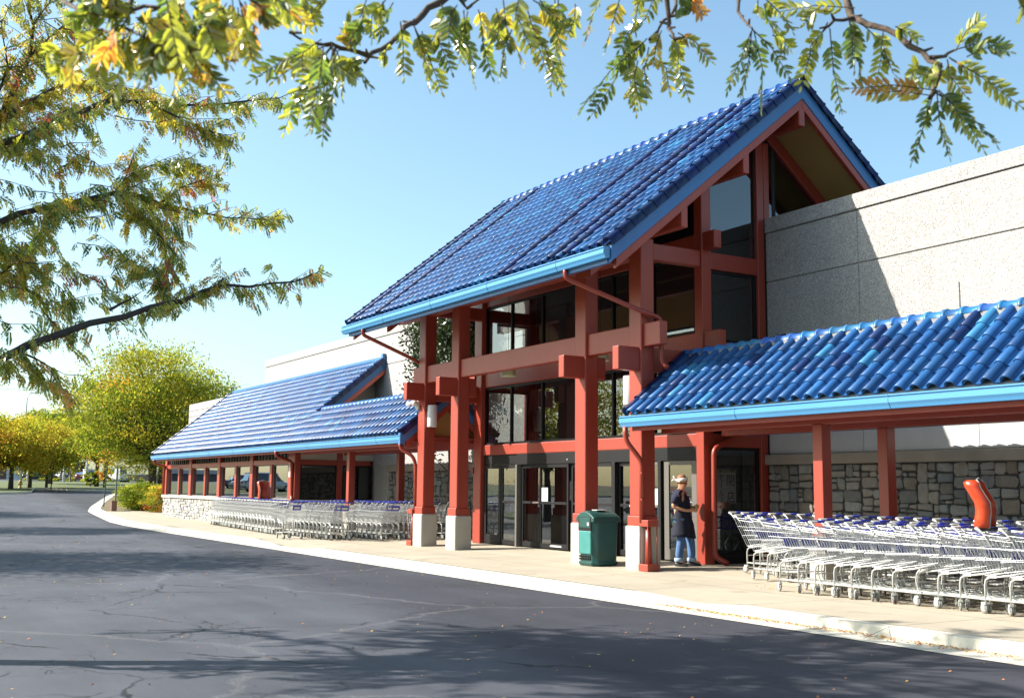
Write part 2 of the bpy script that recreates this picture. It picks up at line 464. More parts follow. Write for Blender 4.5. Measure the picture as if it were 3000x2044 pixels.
# strip of grass with the parking-lot trees, beside and behind the camera
b = MB()
for x0, x1 in zip(xs_all[2:14], xs_all[3:15]):
    b.quad((x0, -1.6, hx(x0)+.1), (x1, -1.6, hx(x1)+.1), (x1, -5.2, hx(x1)+.1), (x0, -5.2, hx(x0)+.1))
    b.quad((x0, -1.45, hx(x0)-.01), (x1, -1.45, hx(x1)-.01), (x1, -1.6, hx(x1)+.1), (x0, -1.6, hx(x0)+.1))
o = b.build('parking_island_lawn', MT['grass']); o['kind'] = 'structure'

def litter(name, n, place, size=(.02, .045), pal=None):
    b = MB(); r = random.Random(hash(name) % 1000 if False else len(name))
    pal = pal or [(.50, .20, .03), (.58, .33, .04), (.42, .13, .03), (.50, .36, .08), (.30, .13, .05)]
    for _ in range(n):
        x, y, z = place(r)
        s = r.uniform(*size); a = r.uniform(0, 6.28)
        c, d = math.cos(a), math.sin(a); w = s*.42
        t = r.uniform(.0, .012)
        col = r.choice(pal)
        b.quad((x-c*s/2, y-d*s/2, z+.004), (x-d*w/2, y+c*w/2, z+.006+t), (x+c*s/2, y+d*s/2, z+.004+t), (x+d*w/2, y-c*w/2, z+.005), col)
    o = b.build(name, MT['litter']); o['kind'] = 'stuff'
    return o
def pl_pan(r):
    x = -4.5-8.0*r.random()**.8
    t = abs(r.gauss(0, .10))
    return x, yk(x)-.07-t, .016+.03*max(0, .1-t)*r.random()
litter('fallen_leaves', 1500, pl_pan)
def pl_road(r):
    while True:
        x = -3-34*r.random()**1.3; y = 1+9*r.random()
        if y < yk(x)-.5: return x, y, .001
litter('scattered_leaves', 700, pl_road, (.02, .04))
def pl_cart(r):
    if r.random() < .55:
        return r.uniform(-13, -6), r.uniform(11.9, 14.6), .137
    return r.uniform(-42, -27.5), r.uniform(11.6, 14.4), .137
litter('leaf_litter', 1300, pl_cart)
# ------------------------------------------------------------------ roof and trim builders
TILE_COLS = [(.010, .056, .165), (.013, .070, .20), (.009, .046, .14), (.017, .085, .225), (.011, .060, .175), (.010, .050, .155), (.014, .076, .21)]
def tile_color(r):
    v = r.random()
    if v < .05: return (.028, .145, .29)
    if v < .11: return (.007, .024, .095)
    c = r.choice(TILE_COLS); k = r.uniform(.85, 1.15)
    return tuple(a*k for a in c)
NAVY = (.005, .016, .07)

def tiles(b, x0, x1, y0, z0, m, y1, pitch=.275, row=.335, keep=None, back=False, seed=1, dark=(), simple=False):
    """clay S-tiles laid on the plane z = z0 + m*(y-y0) from the eave (y0) to the ridge (y1); every tile is its own shell"""
    r = random.Random(seed)
    sgn = -1 if back else 1
    L = math.hypot(abs(y1-y0), m*abs(y1-y0)); nrow = max(1, round(L/row)); row = L/nrow
    uy = sgn*1/math.hypot(1, m); uz = m/math.hypot(1, m)
    ny, nz = -sgn*uz, abs(uy)
    ncol = max(1, round((x1-x0)/pitch)); pitch = (x1-x0)/ncol
    rad = pitch*.315
    na = 5 if simple else 7
    for i in range(ncol):
        xc = x0+(i+.36)*pitch
        isdark = any(abs(xc-d) < pitch*.5 for d in dark)
        colbias = r.uniform(.9, 1.1)
        for j in range(nrow):
            s0 = j*row-(.05 if j == 0 else .035); s1 = (j+1)*row
            ym = y0+uy*(s0+s1)/2
            if keep and not keep(xc, ym): continue
            col = tile_color(r); col = tuple(c*colbias for c in col)
            lift = 0.0; rr = rad
            if isdark: col = tuple(c*r.uniform(.85, 1.2) for c in NAVY); lift = .03; rr = rad*1.12
            jig = r.uniform(-.004, .004)
            prof = []
            for k in range(na+1):
                a = math.pi*(1-k/na)
                prof.append((rr*math.cos(a), .012+lift+rr*1.08*math.sin(a)))
            prof += [(pitch*.40, .006), (pitch*.55, .0), (pitch*.72, .012)]
            n = len(prof)
            lo = [(xc+u+jig, y0+uy*s0+ny*(v+.026), z0+uz*s0+nz*(v+.026)) for u, v in prof]
            up = [(xc+u*.95+jig, y0+uy*s1+ny*(v*.93+.004), z0+uz*s1+nz*(v*.93+.004)) for u, v in prof]
            und = [(xc+u*.86+jig, y0+uy*(s0+.004)+ny*(v*.84+.008), z0+uz*(s0+.004)+nz*(v*.84+.008)) for u, v in prof]
            kq = [min(1, max(0, v-.016-lift)/(rr*.8)) for u, v in prof]
            lip = [(xc+u*1.0+jig, y0+uy*(s0-.007*q)+ny*(v+.026-.016*q), z0+uz*(s0-.007*q)+nz*(v+.026-.016*q)) for (u, v), q in zip(prof, kq)]
            md = [(xc+u+jig, y0+uy*(s0-.005*q)+ny*(v+.026-.006*q), z0+uz*(s0-.005*q)+nz*(v+.026-.006*q)) for (u, v), q in zip(prof, kq)]
            k0 = b.add(lo); k1 = b.add(up); km = b.add(md); kl = b.add(lip)
            for A, B in ((k0, k1), (km, k0), (kl, km)):
                for q in range(n-1 if A == k0 else na):
                    f = (A+q, A+q+1, B+q+1, B+q)
                    b.face(f[::-1] if back else f, col, True)
            lo = lip
            k2 = b.add(lo); k3 = b.add(und)
            for q in range(n-1):
                f = (k3+q, k3+q+1, k2+q+1, k2+q)
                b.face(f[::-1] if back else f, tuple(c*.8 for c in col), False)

def rake_tiles(b, x, y0, z0, m, y1, side=1, row=.335, r_=.095, seed=3, back=False, lift=.05):
    """row of dark barrel tiles with a turned-down flange along a gable edge"""
    r = random.Random(seed); sgn = -1 if back else 1
    L = math.hypot(abs(y1-y0), m*abs(y1-y0)); n = round(L/row); row = L/n
    uy = sgn/math.hypot(1, m); uz = m/math.hypot(1, m); ny, nz = -sgn*uz, abs(uy)
    for j in range(n):
        s0, s1 = j*row-.04, (j+1)*row
        c = tuple(v*r.uniform(.8, 1.3) for v in NAVY)
        rings = []
        for s, k, e in ((s0, 1.08, .02), (s0+.03, 1.06, .018), (s0+.031, 1.0, .012), (s1, .94, .0)):
            prof = [(side*r_*1.02*k, -.09)] + [(side*r_*k*math.cos(math.pi*q/6), r_*k*math.sin(math.pi*q/6)) for q in range(7)]
            rings.append([(x+u, y0+uy*s+ny*(v+lift+e), z0+uz*s+nz*(v+lift+e)) for u, v in prof])
        ks = [b.add(g) for g in rings]
        for a, d in zip(ks, ks[1:]):
            for q in range(7): b.face((a+q, a+q+1, d+q+1, d+q), c, True)

def ridge_caps(b, x0, x1, y, z, r_=.13, step=.33, light=False, seed=5):
    r = random.Random(seed); n = round((x1-x0)/step); step = (x1-x0)/n
    for i in range(n):
        xa = x0+i*step; xb = xa+step
        c = (.03, .13, .33) if light else (.018, .08, .25)
        c = tuple(v*r.uniform(.75, 1.2) for v in c)
        secs = [(xa, 1.18), (xa+.05, 1.18), (xa+.055, 1.0), (xb+.01, .93)]
        ks = [b.add([(x, y+r_*k*math.cos(math.pi*q/8)*1.05, z+r_*k*math.sin(math.pi*q/8)) for q in range(9)]) for x, k in secs]
        for a, d in zip(ks, ks[1:]):
            for q in range(8): b.face((a+q, d+q, d+q+1, a+q+1), c, True)
        k = ks[0]; b.face(tuple(k+q for q in range(9)), c)

GPROF = [(0, .205), (0, .185), (.022, .180), (.022, .165), (.004, .155), (.004, .085), (.03, .045), (.05, .0), (.15, .0), (.15, .205), (.14, .205), (.14, .03), (.03, .03), (.012, .205)]
def gutter(b, x0, x1, y, z, flip=False, s=1.0):
    prof = [((y+(-a if flip else a)*s), z+c*s) for a, c in GPROF[:10]]
    b.extrude_x(prof, x0, x1)
    n = int((x1-x0)/3.05)
    for i in range(1, n+1):
        xj = x0+i*(x1-x0)/(n+.6)
        pj = [((y+(-(a-.006) if flip else (a-.006))*s), z+(c-.003)*s) for a, c in GPROF[:9]]
        b.extrude_x(pj+[(y+.15*s, z+.2*s)], xj, xj+.03)

def sloped_board(b, x0, x1, ya, za, yb, zb, lo, hi):
    """board between x0..x1 running along a slope, its lower and upper edges measured vertically from the slope line"""
    b.hexa([(x0, ya, za+lo), (x1, ya, za+lo), (x1, yb, zb+lo), (x0, yb, zb+lo), (x0, ya, za+hi), (x1, ya, za+hi), (x1, yb, zb+hi), (x0, yb, zb+hi)])

def pipe(b, pts, r=.045, bend=.12, n=10):
    """round downpipe with rounded elbows"""
    P = [Vector(p) for p in pts]; out = [P[0]]
    for a, c, d in zip(P, P[1:], P[2:]):
        u = (a-c).normalized(); w = (d-c).normalized()
        k = min(bend, (a-c).length*.45, (d-c).length*.45)
        for t in (0, .25, .5, .75, 1):
            p0 = c+u*k; p2 = c+w*k
            out.append(p0*(1-t)**2+c*2*t*(1-t)+p2*t*t)
    out.append(P[-1])
    b.tube(out, r, n)

def ashlar(b, x0, x1, z0, z1, face_y, depth=.06, seed=1, lo=.20, hi=.55, axis='x', tone=1.0, sgn=-1):
    """random ashlar stonework: rectangles split down to stone size, each with its own relief, corner wobble and tone"""
    r = random.Random(seed); stones = []
    def split(a0, a1, c0, c1):
        w, h = a1-a0, c1-c0
        mw = r.uniform(.24, .62); mh = r.uniform(.15, .40)
        if w > mw and (w/ h > 1.15 or h <= mh):
            t = r.uniform(.35, .65)*w
            split(a0, a0+t, c0, c1); split(a0+t, a1, c0, c1)
        elif h > mh:
            t = r.uniform(.35, .65)*h
            split(a0, a1, c0, c0+t); split(a0, a1, c0+t, c1)
        else:
            stones.append((a0, a1, c0, c1))
    n = max(1, round((x1-x0)/1.6))
    for i in range(n):
        split(x0+(x1-x0)*i/n, x0+(x1-x0)*(i+1)/n, z0, z1)
    for a0, a1, c0, c1 in stones:
        g = .011; d = depth*r.uniform(.45, 1.15)
        k = r.uniform(.15, .27)*tone; warm = r.uniform(-.02, .02)
        col = (k+warm, k*.97, k*.93-warm)
        w = .026
        base = [(a0+g, c0+g), (a1-g, c0+g), (a1-g, c1-g), (a0+g, c1-g)]
        # eight-point outline with knocked corners
        cr = min(a1-a0, c1-c0)*.26
        out = []
        for (px, pz), (ex, ez) in zip(base, ((1, 1), (-1, 1), (-1, -1), (1, -1))):
            j1, j2 = r.uniform(.3, 1)*cr, r.uniform(.3, 1)*cr
            if ex*ez > 0: out += [(px, pz+ez*j1), (px+ex*j2, pz)]
            else: out += [(px+ex*j2, pz), (px, pz+ez*j1)]
        out = [(p+r.uniform(-w, w)*.6, q+r.uniform(-w, w)*.6) for p, q in out]
        cx_, cz_ = (a0+a1)/2, (c0+c1)/2
        inn = [(p+(cx_-p)*r.uniform(.12, .3), q+(cz_-q)*r.uniform(.12, .32)) for p, q in out]
        def P(p, q, dd):
            return (p, face_y+sgn*dd, q) if axis == 'x' else (face_y-sgn*dd, p, q)
        k0 = b.add([P(p, q, 0) for p, q in out]); k1 = b.add([P(p, q, d*.75) for p, q in out])
        k2 = b.add([P(p, q, d*r.uniform(.9, 1.15)) for p, q in inn])
        flip = (axis == 'y')
        for A, B in ((k0, k1), (k1, k2)):
            for q in range(8):
                f = (A+q, A+(q+1) % 8, B+(q+1) % 8, B+q)
                b.face(f[::-1] if flip else f, col, False)
        f = tuple(k2+q for q in range(8)); b.face(f[::-1] if flip else f, col)

# ------------------------------------------------------------------ main store building
WY = 16.6
FIT = (.963, .0592)      # this part was set out on a survey whose unit is 0.963 m, its floor 59 mm above the kerb datum
MB.fit = FIT
store = thing('store_building', 'long grey aggregate concrete store building with stone base behind the blue roofs', 'building', (-17, 16.6, 0))
def wall_strip(b, x0, x1, bands, joints, y=WY):
    """wall courses separated by open reveals; each panel a slab standing 2.5 cm proud of the backing"""
    g = .012
    for z0, z1 in zip(bands, bands[1:]):
        xsj = [x0]+sorted(j for j in joints if x0 < j < x1)+[x1]
        for xa, xb in zip(xsj, xsj[1:]):
            b.box(xa+(.004 if xa != x0 else 0), xb-(.004 if xb != x1 else 0), y, y+.03, z0+g, z1-g)
b = MB()
wall_strip(b, -17.20, 14, [4.45, 5.98, 7.035], [-14.7, -9.6, -4.5, 1, 6])
b.box(-17.20, 14, WY-.03, WY+.03, 7.047, 7.36)
b.box(-17.20, 14, WY+.03, WY+.3, 0, 7.355)
b.build('upper_wall', MT['wall'], store, .006, 1)
for xa, xb in ((-13.03, -12.45), (-11.74, -11.1), (-10.4, -9.8)):
    b = MB(); b.box(xa, xb, WY-.02, WY+.001, 4.3, 5.27); b.build('raised_panel', MT['wall'], store, .006, 1)
b = MB()
wall_strip(b, -17.20, 14, [2.34, 4.45], [-14.7, -12.18, -9.6, -4.5, 1, 6])
b.build('lower_wall', MT['stucco'], store, .004, 1)
b = MB()
b.box(-17.22, 14, WY-.13, WY+.02, 2.13, 2.335)
b.build('stone_coping', MT['cap'], store, .012, 2)
b = MB()
ashlar(b, -17.18, -14.76, .12, 2.12, WY-.02, seed=11); ashlar(b, -14.72, -12.2, .12, 2.12, WY-.02, seed=12); ashlar(b, -12.16, -9.6, .12, 2.12, WY-.02, seed=13); ashlar(b, -9.58, -3, .12, 2.12, WY-.02, seed=14)
st = b.build('stone_base', MT['stone'], store)
b = MB(); b.box(-17.19, 14, WY-.02, WY+.02, 0.0, 2.13)
b.build('stone_joint', MT['stonejoint'], st)
# wall between the entrance and the side wing, and its continuation behind the wing
b = MB()
wall_strip(b, -50, -26.42, [2.34, 4.45, 5.98, 7.035], [-28.6, -33.7, -38.8, -43.9])
b.box(-50, -26.42, WY-.03, WY+.03, 7.047, 7.36)
b.box(-50, -26.42, WY+.03, WY+.3, 0, 7.355)
b.build('upper_wall', MT['wall'], store, .006, 1)
b = MB(); b.box(-36.0, -26.42, WY-.13, WY+.02, 2.13, 2.335)
b.build('stone_coping', MT['cap'], store, .012, 2)
b = MB(); ashlar(b, -35.98, -31.2, .12, 2.12, WY-.02, seed=15); ashlar(b, -31.16, -26.44, .12, 2.12, WY-.02, seed=16)
st = b.build('stone_base', MT['stone'], store)
b = MB(); b.box(-36, -26.42, WY-.02, WY+.02, 0.0, 2.13)
b.build('stone_joint', MT['stonejoint'], st)
b = MB()
wall_strip(b, -63, -50.02, [0.0, 2.6, 4.0, 5.38, 5.70, 6.09], [-56])
b.box(-63, -50.02, WY+.03, 40, 0, 6.08)
b.build('end_wall', MT['wall'], store, .006, 1)
b = MB(); b.box(-50, -26.42, WY+.3, 40, 0, 7.1); b.box(-17.2, 14, WY+.3, 40, 0, 7.1)
b.build('roof', MT['mortar'], store)
# dark store interior and inner entrance behind the vestibule
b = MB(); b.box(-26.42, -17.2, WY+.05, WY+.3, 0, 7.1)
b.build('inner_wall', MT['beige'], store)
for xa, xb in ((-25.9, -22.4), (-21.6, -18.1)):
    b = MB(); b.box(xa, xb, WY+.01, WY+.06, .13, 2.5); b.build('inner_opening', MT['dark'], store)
ntm = M('coloured_notice', (1, 1, 1), .6, .25, 9, attr=True)
for i, (xa, za, w, h, c) in enumerate(((-20.6, 1.55, .45, .32, (.5, .06, .05)), (-20.05, 1.6, .4, .3, (.12, .16, .5)), (-20.55, 1.15, .34, .36, (.7, .72, .74)), (-19.9, 1.15, .5, .34, (.55, .2, .22)), (-19.5, 1.62, .3, .4, (.6, .6, .62)), (-20.5, .8, .5, .28, (.2, .5, .16)), (-19.7, .78, .4, .3, (.66, .6, .55)), (-24.6, 1.3, .4, .5, (.6, .6, .62)), (-18.9, 1.2, .35, .5, (.5, .12, .1)))):
    b = MB(); b.box(xa, xa+w, WY-.02-.004*i, WY, za, za+h, c); b.build('notice', ntm, store)
# small floodlight box on the walkway ridge and a security camera nearby
t = thing('floodlight', 'small grey floodlight box on the grey wall above the canopy ridge', 'light', (-15.84, 15.84, 4.51))
b = MB(); b.box(-16.6, -16.32, 16.28, 16.5, 4.62, 4.78); b.build('housing', MT['alu'], t, .01)
b = MB(); b.box(-16.58, -16.34, 16.27, 16.285, 4.635, 4.765); b.build('lens', MT['black'], t)
b = MB(); b.box(-16.48, -16.44, 16.5, 16.58, 4.66, 4.74); b.build('bracket', MT['black'], t)

# ------------------------------------------------------------------ entrance pavilion
pav = thing('entrance_pavilion', 'tall red timber entrance pavilion with steep blue tiled gable roof and glass doors', 'entrance', (-21.2, 14.8, .13))
EY, EZ, RY, RZ = 11.66, 6.0, 16.55, 10.0
SM = (RZ-EZ)/(RY-EY)
XL, XR = -28.15, -16.0
b = MB()
dark = (-17.25, -17.8, -19.8, -26.1, -27.8)
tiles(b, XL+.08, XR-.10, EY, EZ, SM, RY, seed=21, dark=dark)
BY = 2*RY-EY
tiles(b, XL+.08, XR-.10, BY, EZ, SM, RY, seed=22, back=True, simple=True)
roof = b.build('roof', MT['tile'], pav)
for xx, y0, sd, bk, q in ((XR-.03, EY, 1, False, 31), (XR-.03, BY, 1, True, 32), (XL+.03, EY, -1, False, 33), (XL+.03, BY, -1, True, 34)):
    b = MB(); rake_tiles(b, xx, y0, EZ, SM, RY, sd, seed=q, back=bk); b.build('rake_tiles', MT['tile'], roof)
b = MB(); ridge_caps(b, XL, XR+.05, RY, RZ+.03, .125, .36, seed=8); b.build('ridge_cap', MT['tile'], roof)
b = MB(); b.box(XL+.02, XR-.02, RY-.11, RY+.11, RZ-.06, RZ+.045); b.build('ridge_mortar', MT['mortar'], roof)
b = MB()   # roof deck
for y0, s in ((EY, 1), (BY, -1)):
    b.hexa([(XL+.05, y0, EZ-.11), (XR-.05, y0, EZ-.11), (XR-.05, RY, RZ-.11), (XL+.05, RY, RZ-.11), (XL+.05, y0, EZ-.008), (XR-.05, y0, EZ-.008), (XR-.05, RY, RZ-.008), (XL+.05, RY, RZ-.008)])
b.build('deck', MT['mortar'], roof)
b = MB()
for y0 in (EY+.08, BY-.08):
    zz = EZ+SM*.08
    b.hexa([(XL+.06, y0, zz-.36), (XR-.11, y0, zz-.36), (XR-.11, RY, RZ-.36), (XL+.06, RY, RZ-.36), (XL+.06, y0, zz-.33), (XR-.11, y0, zz-.33), (XR-.11, RY, RZ-.33), (XL+.06, RY, RZ-.33)])
b.build('soffit', MT['ochre'], roof)
b = MB()
for x0, x1 in ((XR-.10, XR), (XL, XL+.10)):
    for y0 in (EY, BY):
        sloped_board(b, x0, x1, y0, EZ, RY, RZ, -.33, -.03)
b.box(XL+.1, XR-.1, EY-.02, EY+.06, 5.66, 5.97); b.box(XL+.1, XR-.1, BY-.06, BY+.02, 5.66, 5.97)
b.build('fascia', MT['rake'], roof)
for x0, x1 in ((XR-.12, XR-.015), (XL+.015, XL+.12)):
    for y0, e in ((EY, .12), (BY, -.12)):
        b = MB(); sloped_board(b, x0, x1, y0+e, EZ+SM*.12, RY, RZ, -.53, -.333); b.build('barge_board', MT['red'], roof, .012)
b = MB(); gutter(b, XL-.18, XR-.03, EY-.16, 5.74); b.build('gutter', MT['gutter'], roof)
# columns
colx = [-25.63, -23.83, -18.45, -16.63]
def column(x):
    MB.fit = None
    b = MB(); b.box(x-.19, x+.19, 12.66, 12.98, 1.11, 6.34)
    c = b.build('column', MT['red'], pav, .025)
    b = MB(); b.box(x-.215, x+.215, 12.625, 13.015, .93, 1.12); b.build('collar', MT['red'], c, .02)
    b = MB(); b.box(x-.25, x+.25, 12.60, 13.05, .10, .935); b.build('plinth', MT['plinth'], c, .03, 3)
    MB.fit = FIT
for x in colx: column(x)
def part_boxes(name, mat, boxes, parent=pav, bevel=.018):
    for bx in boxes:
        b = MB(); b.box(*bx); b.build(name, mat, parent, bevel)
MB.fit = None
part_boxes('cross_beam', MT['red'], [(x-.05, x+.14, 12.17, 14.29 if x in (colx[0], colx[-1]) else 13.20, 3.80, 4.245) for x in colx])
part_boxes('front_beam', MT['red'], [(-26.25, -15.95, 12.72, 12.90, 4.247, 4.69)])
part_boxes('plate_beam', MT['red'], [(-27.3, -16.50, 12.70, 12.93, 5.98, 6.30)])
MB.fit = FIT
part_boxes('purlin', MT['red'], [(XL+.3, XR-.02, 16.46, 16.63, 9.08, 9.47), (XL+.3, XR-.02, 14.90, 15.06, 7.83, 8.28), (XL+.3, XR-.02, 13.31, 13.47, 6.53, 6.98)])
# vestibule frame
GY = 14.82; SX = -17.21; LX = -26.54
part_boxes('vestibule_post', MT['red'], [(-17.45, SX, GY, 15.08, .13, 7.9), (-17.46, SX, 16.37, 16.575, .13, 9.05), (SX-.25, SX, 16.58, 16.74, 7.36, 9.05),
                                         (-26.54, -26.25, 14.77, 15.03, .13, 7.9), (-26.82, -26.58, 14.86, 15.05, .13, 6.9), (-26.6, -26.35, 16.35, 16.575, .13, 9.0)])
part_boxes('vestibule_beam', MT['red'], [(-27.2, -16.77, 14.86, 15.06, 4.29, 4.80), (-28.0, -16.88, 14.87, 15.07, 6.49, 6.86),
                                         (-26.25, -17.45, 14.835, 15.02, 2.47, 2.74), (SX-.2, SX-.012, 15.08, 16.37, 6.11, 6.465), (SX-.2, SX-.012, 15.08, 16.37, 4.25, 4.62),
                                         (-17.44, -17.25, 13.42, 14.82, 6.14, 6.48), (SX-.2, SX-.012, 15.08, 16.37, 2.47, 2.74),
                                         (-26.5, -26.3, 15.03, 16.35, 6.11, 6.46), (-26.5, -26.3, 15.03, 16.35, 4.25, 4.62), (-26.5, -26.3, 15.03, 16.35, 2.47, 2.74),
                                         (-26.5, -26.3, 13.42, 14.77, 6.14, 6.48)])
for x0, x1 in ((SX-.22, SX-.02), (-26.55, -26.35)):
    for y0 in (EY+.4, BY-.4):
        b = MB(); sloped_board(b, x0, x1, y0, EZ+SM*.4, RY, RZ, -.70, -.375); b.build('rafter', MT['red'], pav, .012)
# glazing bars and panes
FX = [-26.25, -24.9, -23.4, -21.9, -20.41, -18.93, -17.45]
def bars(parent, pieces):
    b = MB()
    for p in pieces: b.box(*p)
    return b.build('glazing_frame', MT['black'], parent)
def front_window(z0, z1):
    f = bars(pav, [(-26.25, -17.45, 14.90, 14.97, z0, z0+.06), (-26.25, -17.45, 14.90, 14.97, z1-.06, z1)] +
             [(x-.03, x+.03, 14.895, 14.975, z0+.06, z1-.06) for x in FX])
    for xa, xb in zip(FX, FX[1:]):
        b = MB(); b.quad((xa+.03, 14.94, z0+.06), (xb-.03, 14.94, z0+.06), (xb-.03, 14.94, z1-.06), (xa+.03, 14.94, z1-.06)); b.build('pane', MT['glass'], f)
front_window(4.80, 6.49); front_window(2.74, 4.29)
def side_window(x, y0, y1, z0, z1, mat='glass'):
    f = bars(pav, [(x-.035, x+.035, y0, y1, z0, z0+.06), (x-.035, x+.035, y0, y1, z1-.06, z1), (x-.035, x+.035, y0, y0+.06, z0+.06, z1-.06), (x-.035, x+.035, y1-.06, y1, z0+.06, z1-.06)])
    b = MB(); b.quad((x, y0+.06, z0+.06), (x, y1-.06, z0+.06), (x, y1-.06, z1-.06), (x, y0+.06, z1-.06)); b.build('pane', MT[mat], f)
for x in (-17.31, -26.4):
    side_window(x, 15.08 if x > -20 else 15.03, 16.37 if x > -20 else 16.35, 4.62, 6.11)
    side_window(x, 15.08 if x > -20 else 15.03, 16.37 if x > -20 else 16.35, 2.74, 4.25)
side_window(-17.31, 15.08, 16.37, .34, 2.47)
side_window(-26.4, 15.03, 16.35, .2, 2.47)
part_boxes('sill_panel', MT['black'], [(-17.38, -17.24, 15.08, 16.37, .12, .34)])
def roofline(y): return EZ+SM*((y if y < RY else 2*RY-y)-EY)-.72
for x in (-17.31, -26.45):
    for ya, yb, zb in ((15.08, 16.37, 6.47), (16.75, 19.4, 7.30)):
        pts = [(x, ya, zb), (x, yb, zb)]
        zt = [(x, yb, max(zb+.02, roofline(yb))), (x, ya, max(zb+.02, roofline(ya)))]
        b = MB(); b.tube(pts+zt, .03, 4, closed=True, smooth=False); f = b.build('glazing_frame', MT['black'], pav)
        b = MB(); b.poly(pts+zt); b.build('pane', MT['glass'], f)
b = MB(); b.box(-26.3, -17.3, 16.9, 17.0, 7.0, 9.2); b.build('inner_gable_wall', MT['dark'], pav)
# doors
part_boxes('transom_panel', MT['black'], [(-26.25, -24.49, 14.88, 15.0, 2.22, 2.468), (-24.49, -17.45, 14.84, 15.02, 2.20, 2.468)], bevel=.006)
def glazed_leaf(name, xa, xb, y, z0=.16, z1=2.2, rail=1.25, mat='black', st=.07, bot=.12, label=None):
    b = MB(); d = .045
    b.box(xa, xa+st, y, y+d, z0, z1); b.box(xb-st, xb, y, y+d, z0, z1)
    b.box(xa+st, xb-st, y, y+d, z1-.09, z1); b.box(xa+st, xb-st, y, y+d, z0, z0+bot)
    if rail: b.box(xa+st, xb-st, y-.006, y+d, rail-.03, rail+.03)
    o = b.build(name, MT[mat], pav, .004, 1)
    if label: o['label'] = label
    for za, zb in (((z0+bot, rail-.03), (rail+.03, z1-.09)) if rail else ((z0+bot, z1-.09),)):
        b = MB(); b.quad((xa+st, y+d*.5, za), (xb-st, y+d*.5, za), (xb-st, y+d*.5, zb), (xa+st, y+d*.5, zb)); b.build('pane', MT['glass'], o)
    return o
d1 = glazed_leaf('swing_door', -26.22, -25.33, 14.87, rail=None, st=.12, bot=.22, label='narrow dark framed swing door beside the red corner post')
glazed_leaf('sidelight', -25.30, -24.50, 14.87)
part_boxes('door_jamb', MT['grayfr'], [(-24.49, -24.41, 14.80, 15.0, .13, 2.2)], bevel=.006)
part_boxes('door_jamb', MT['black'], [(-20.33, -20.2, 14.80, 15.0, .13, 2.2), (-18.70, -18.60, 14.82, 15.0, .13, 2.2)], bevel=.006)
dl = glazed_leaf('sliding_door', -24.36, -23.40, 14.92); dl2 = glazed_leaf('sliding_door', -23.42, -22.14, 14.86)
glazed_leaf('sliding_door', -22.10, -21.2, 14.92); glazed_leaf('sliding_door', -21.2, -20.34, 14.86); 
glazed_leaf('sliding_door', -20.2, -19.3, 14.90); glazed_leaf('sidelight', -19.3, -18.70, 14.87, mat='grayfr')
d2 = glazed_leaf('swing_door', -18.55, -17.50, 14.87, rail=None, mat='grayfr', st=.16, bot=.22, label='grey framed swing door beside the right hand red post')
for bx in ((-23.78, -23.5, 14.885, 14.91, 1.235, 1.275), (-19.75, -19.4, 14.865, 14.89, 1.225, 1.265)):
    b = MB(); b.box(*bx); b.build('push_sticker', M('pink_white_sticker', (.6, .42, .40), .5, .05), pav)
for bx in ((-23.33, -23.06, 14.872, 14.880, 1.29, 1.62), (-18.98, -18.72, 14.878, 14.886, 1.25, 1.62)):
    b = MB(); b.box(*bx); b.build('door_notice', MT['paper'], pav)
b = MB()
for i in range(7): b.box(-23.30, -23.10-.05*(i % 3), 14.869, 14.871, 1.33+i*.036, 1.342+i*.036)
b.build('notice_text', M('blue_print', (.05, .09, .25), .7, 0), pav)
b = MB(); b.box(-22.92, -22.42, 14.852, 14.858, .21, .235); 
for k in range(5): b.box(-22.87+.09*k, -22.82+.09*k, 14.852, 14.858, .235, .25)
b.build('floor_sticker', MT['paper'], pav)
b = MB(); b.box(-22.18, -22.13, 14.83, 14.842, 2.28, 2.31); b.build('door_sensor', MT['alu'], pav)
b = MB(); b.box(-26.72, -26.6, 14.73, 14.78, 1.98, 2.15); b.build('alarm_box', M('dark_red_plastic', (.16, .03, .02), .5), pav, .006)
# poster in the side window
# ------------------------------------------------------------------ lettering
def text_mesh(body, size, mat, name, parent, loc, ax, ay, thick=.002, sx=1.0):
    """real glyph outlines, laid with ax as reading direction and ay as up"""
    cu = bpy.data.curves.new('glyphs', 'FONT'); cu.body = body; cu.size = size; cu.align_x = 'CENTER'; cu.align_y = 'CENTER'; cu.extrude = thick
    o = bpy.data.objects.new('glyphs', cu); COL.objects.link(o)
    bpy.context.view_layer.update()
    me = bpy.data.meshes.new_from_object(o.evaluated_get(bpy.context.evaluated_depsgraph_get()))
    bpy.data.objects.remove(o)
    ax = Vector(ax); ay = Vector(ay); az = ax.cross(ay)
    if MB.fit: loc = (loc[0]*MB.fit[0], loc[1]*MB.fit[0], loc[2]*MB.fit[0]+MB.fit[1]); sx *= MB.fit[0]; size_k = MB.fit[0]
    else: size_k = 1
    off = Vector(loc)-origin(parent)
    if len(me.vertices):
        xs_ = [v.co.x for v in me.vertices]; ys_ = [v.co.y for v in me.vertices]
        cx_, cy_ = (min(xs_)+max(xs_))/2, (min(ys_)+max(ys_))/2
        for v in me.vertices:
            c = v.co.copy(); v.co = off+ax*((c.x-cx_)*sx)+ay*((c.y-cy_)*size_k)+az*c.z
    me.materials.clear(); me.materials.append(mat)
    r = bpy.data.objects.new(name, me); COL.objects.link(r); r.parent = parent
    ORG[r.name] = origin(parent)
    return r

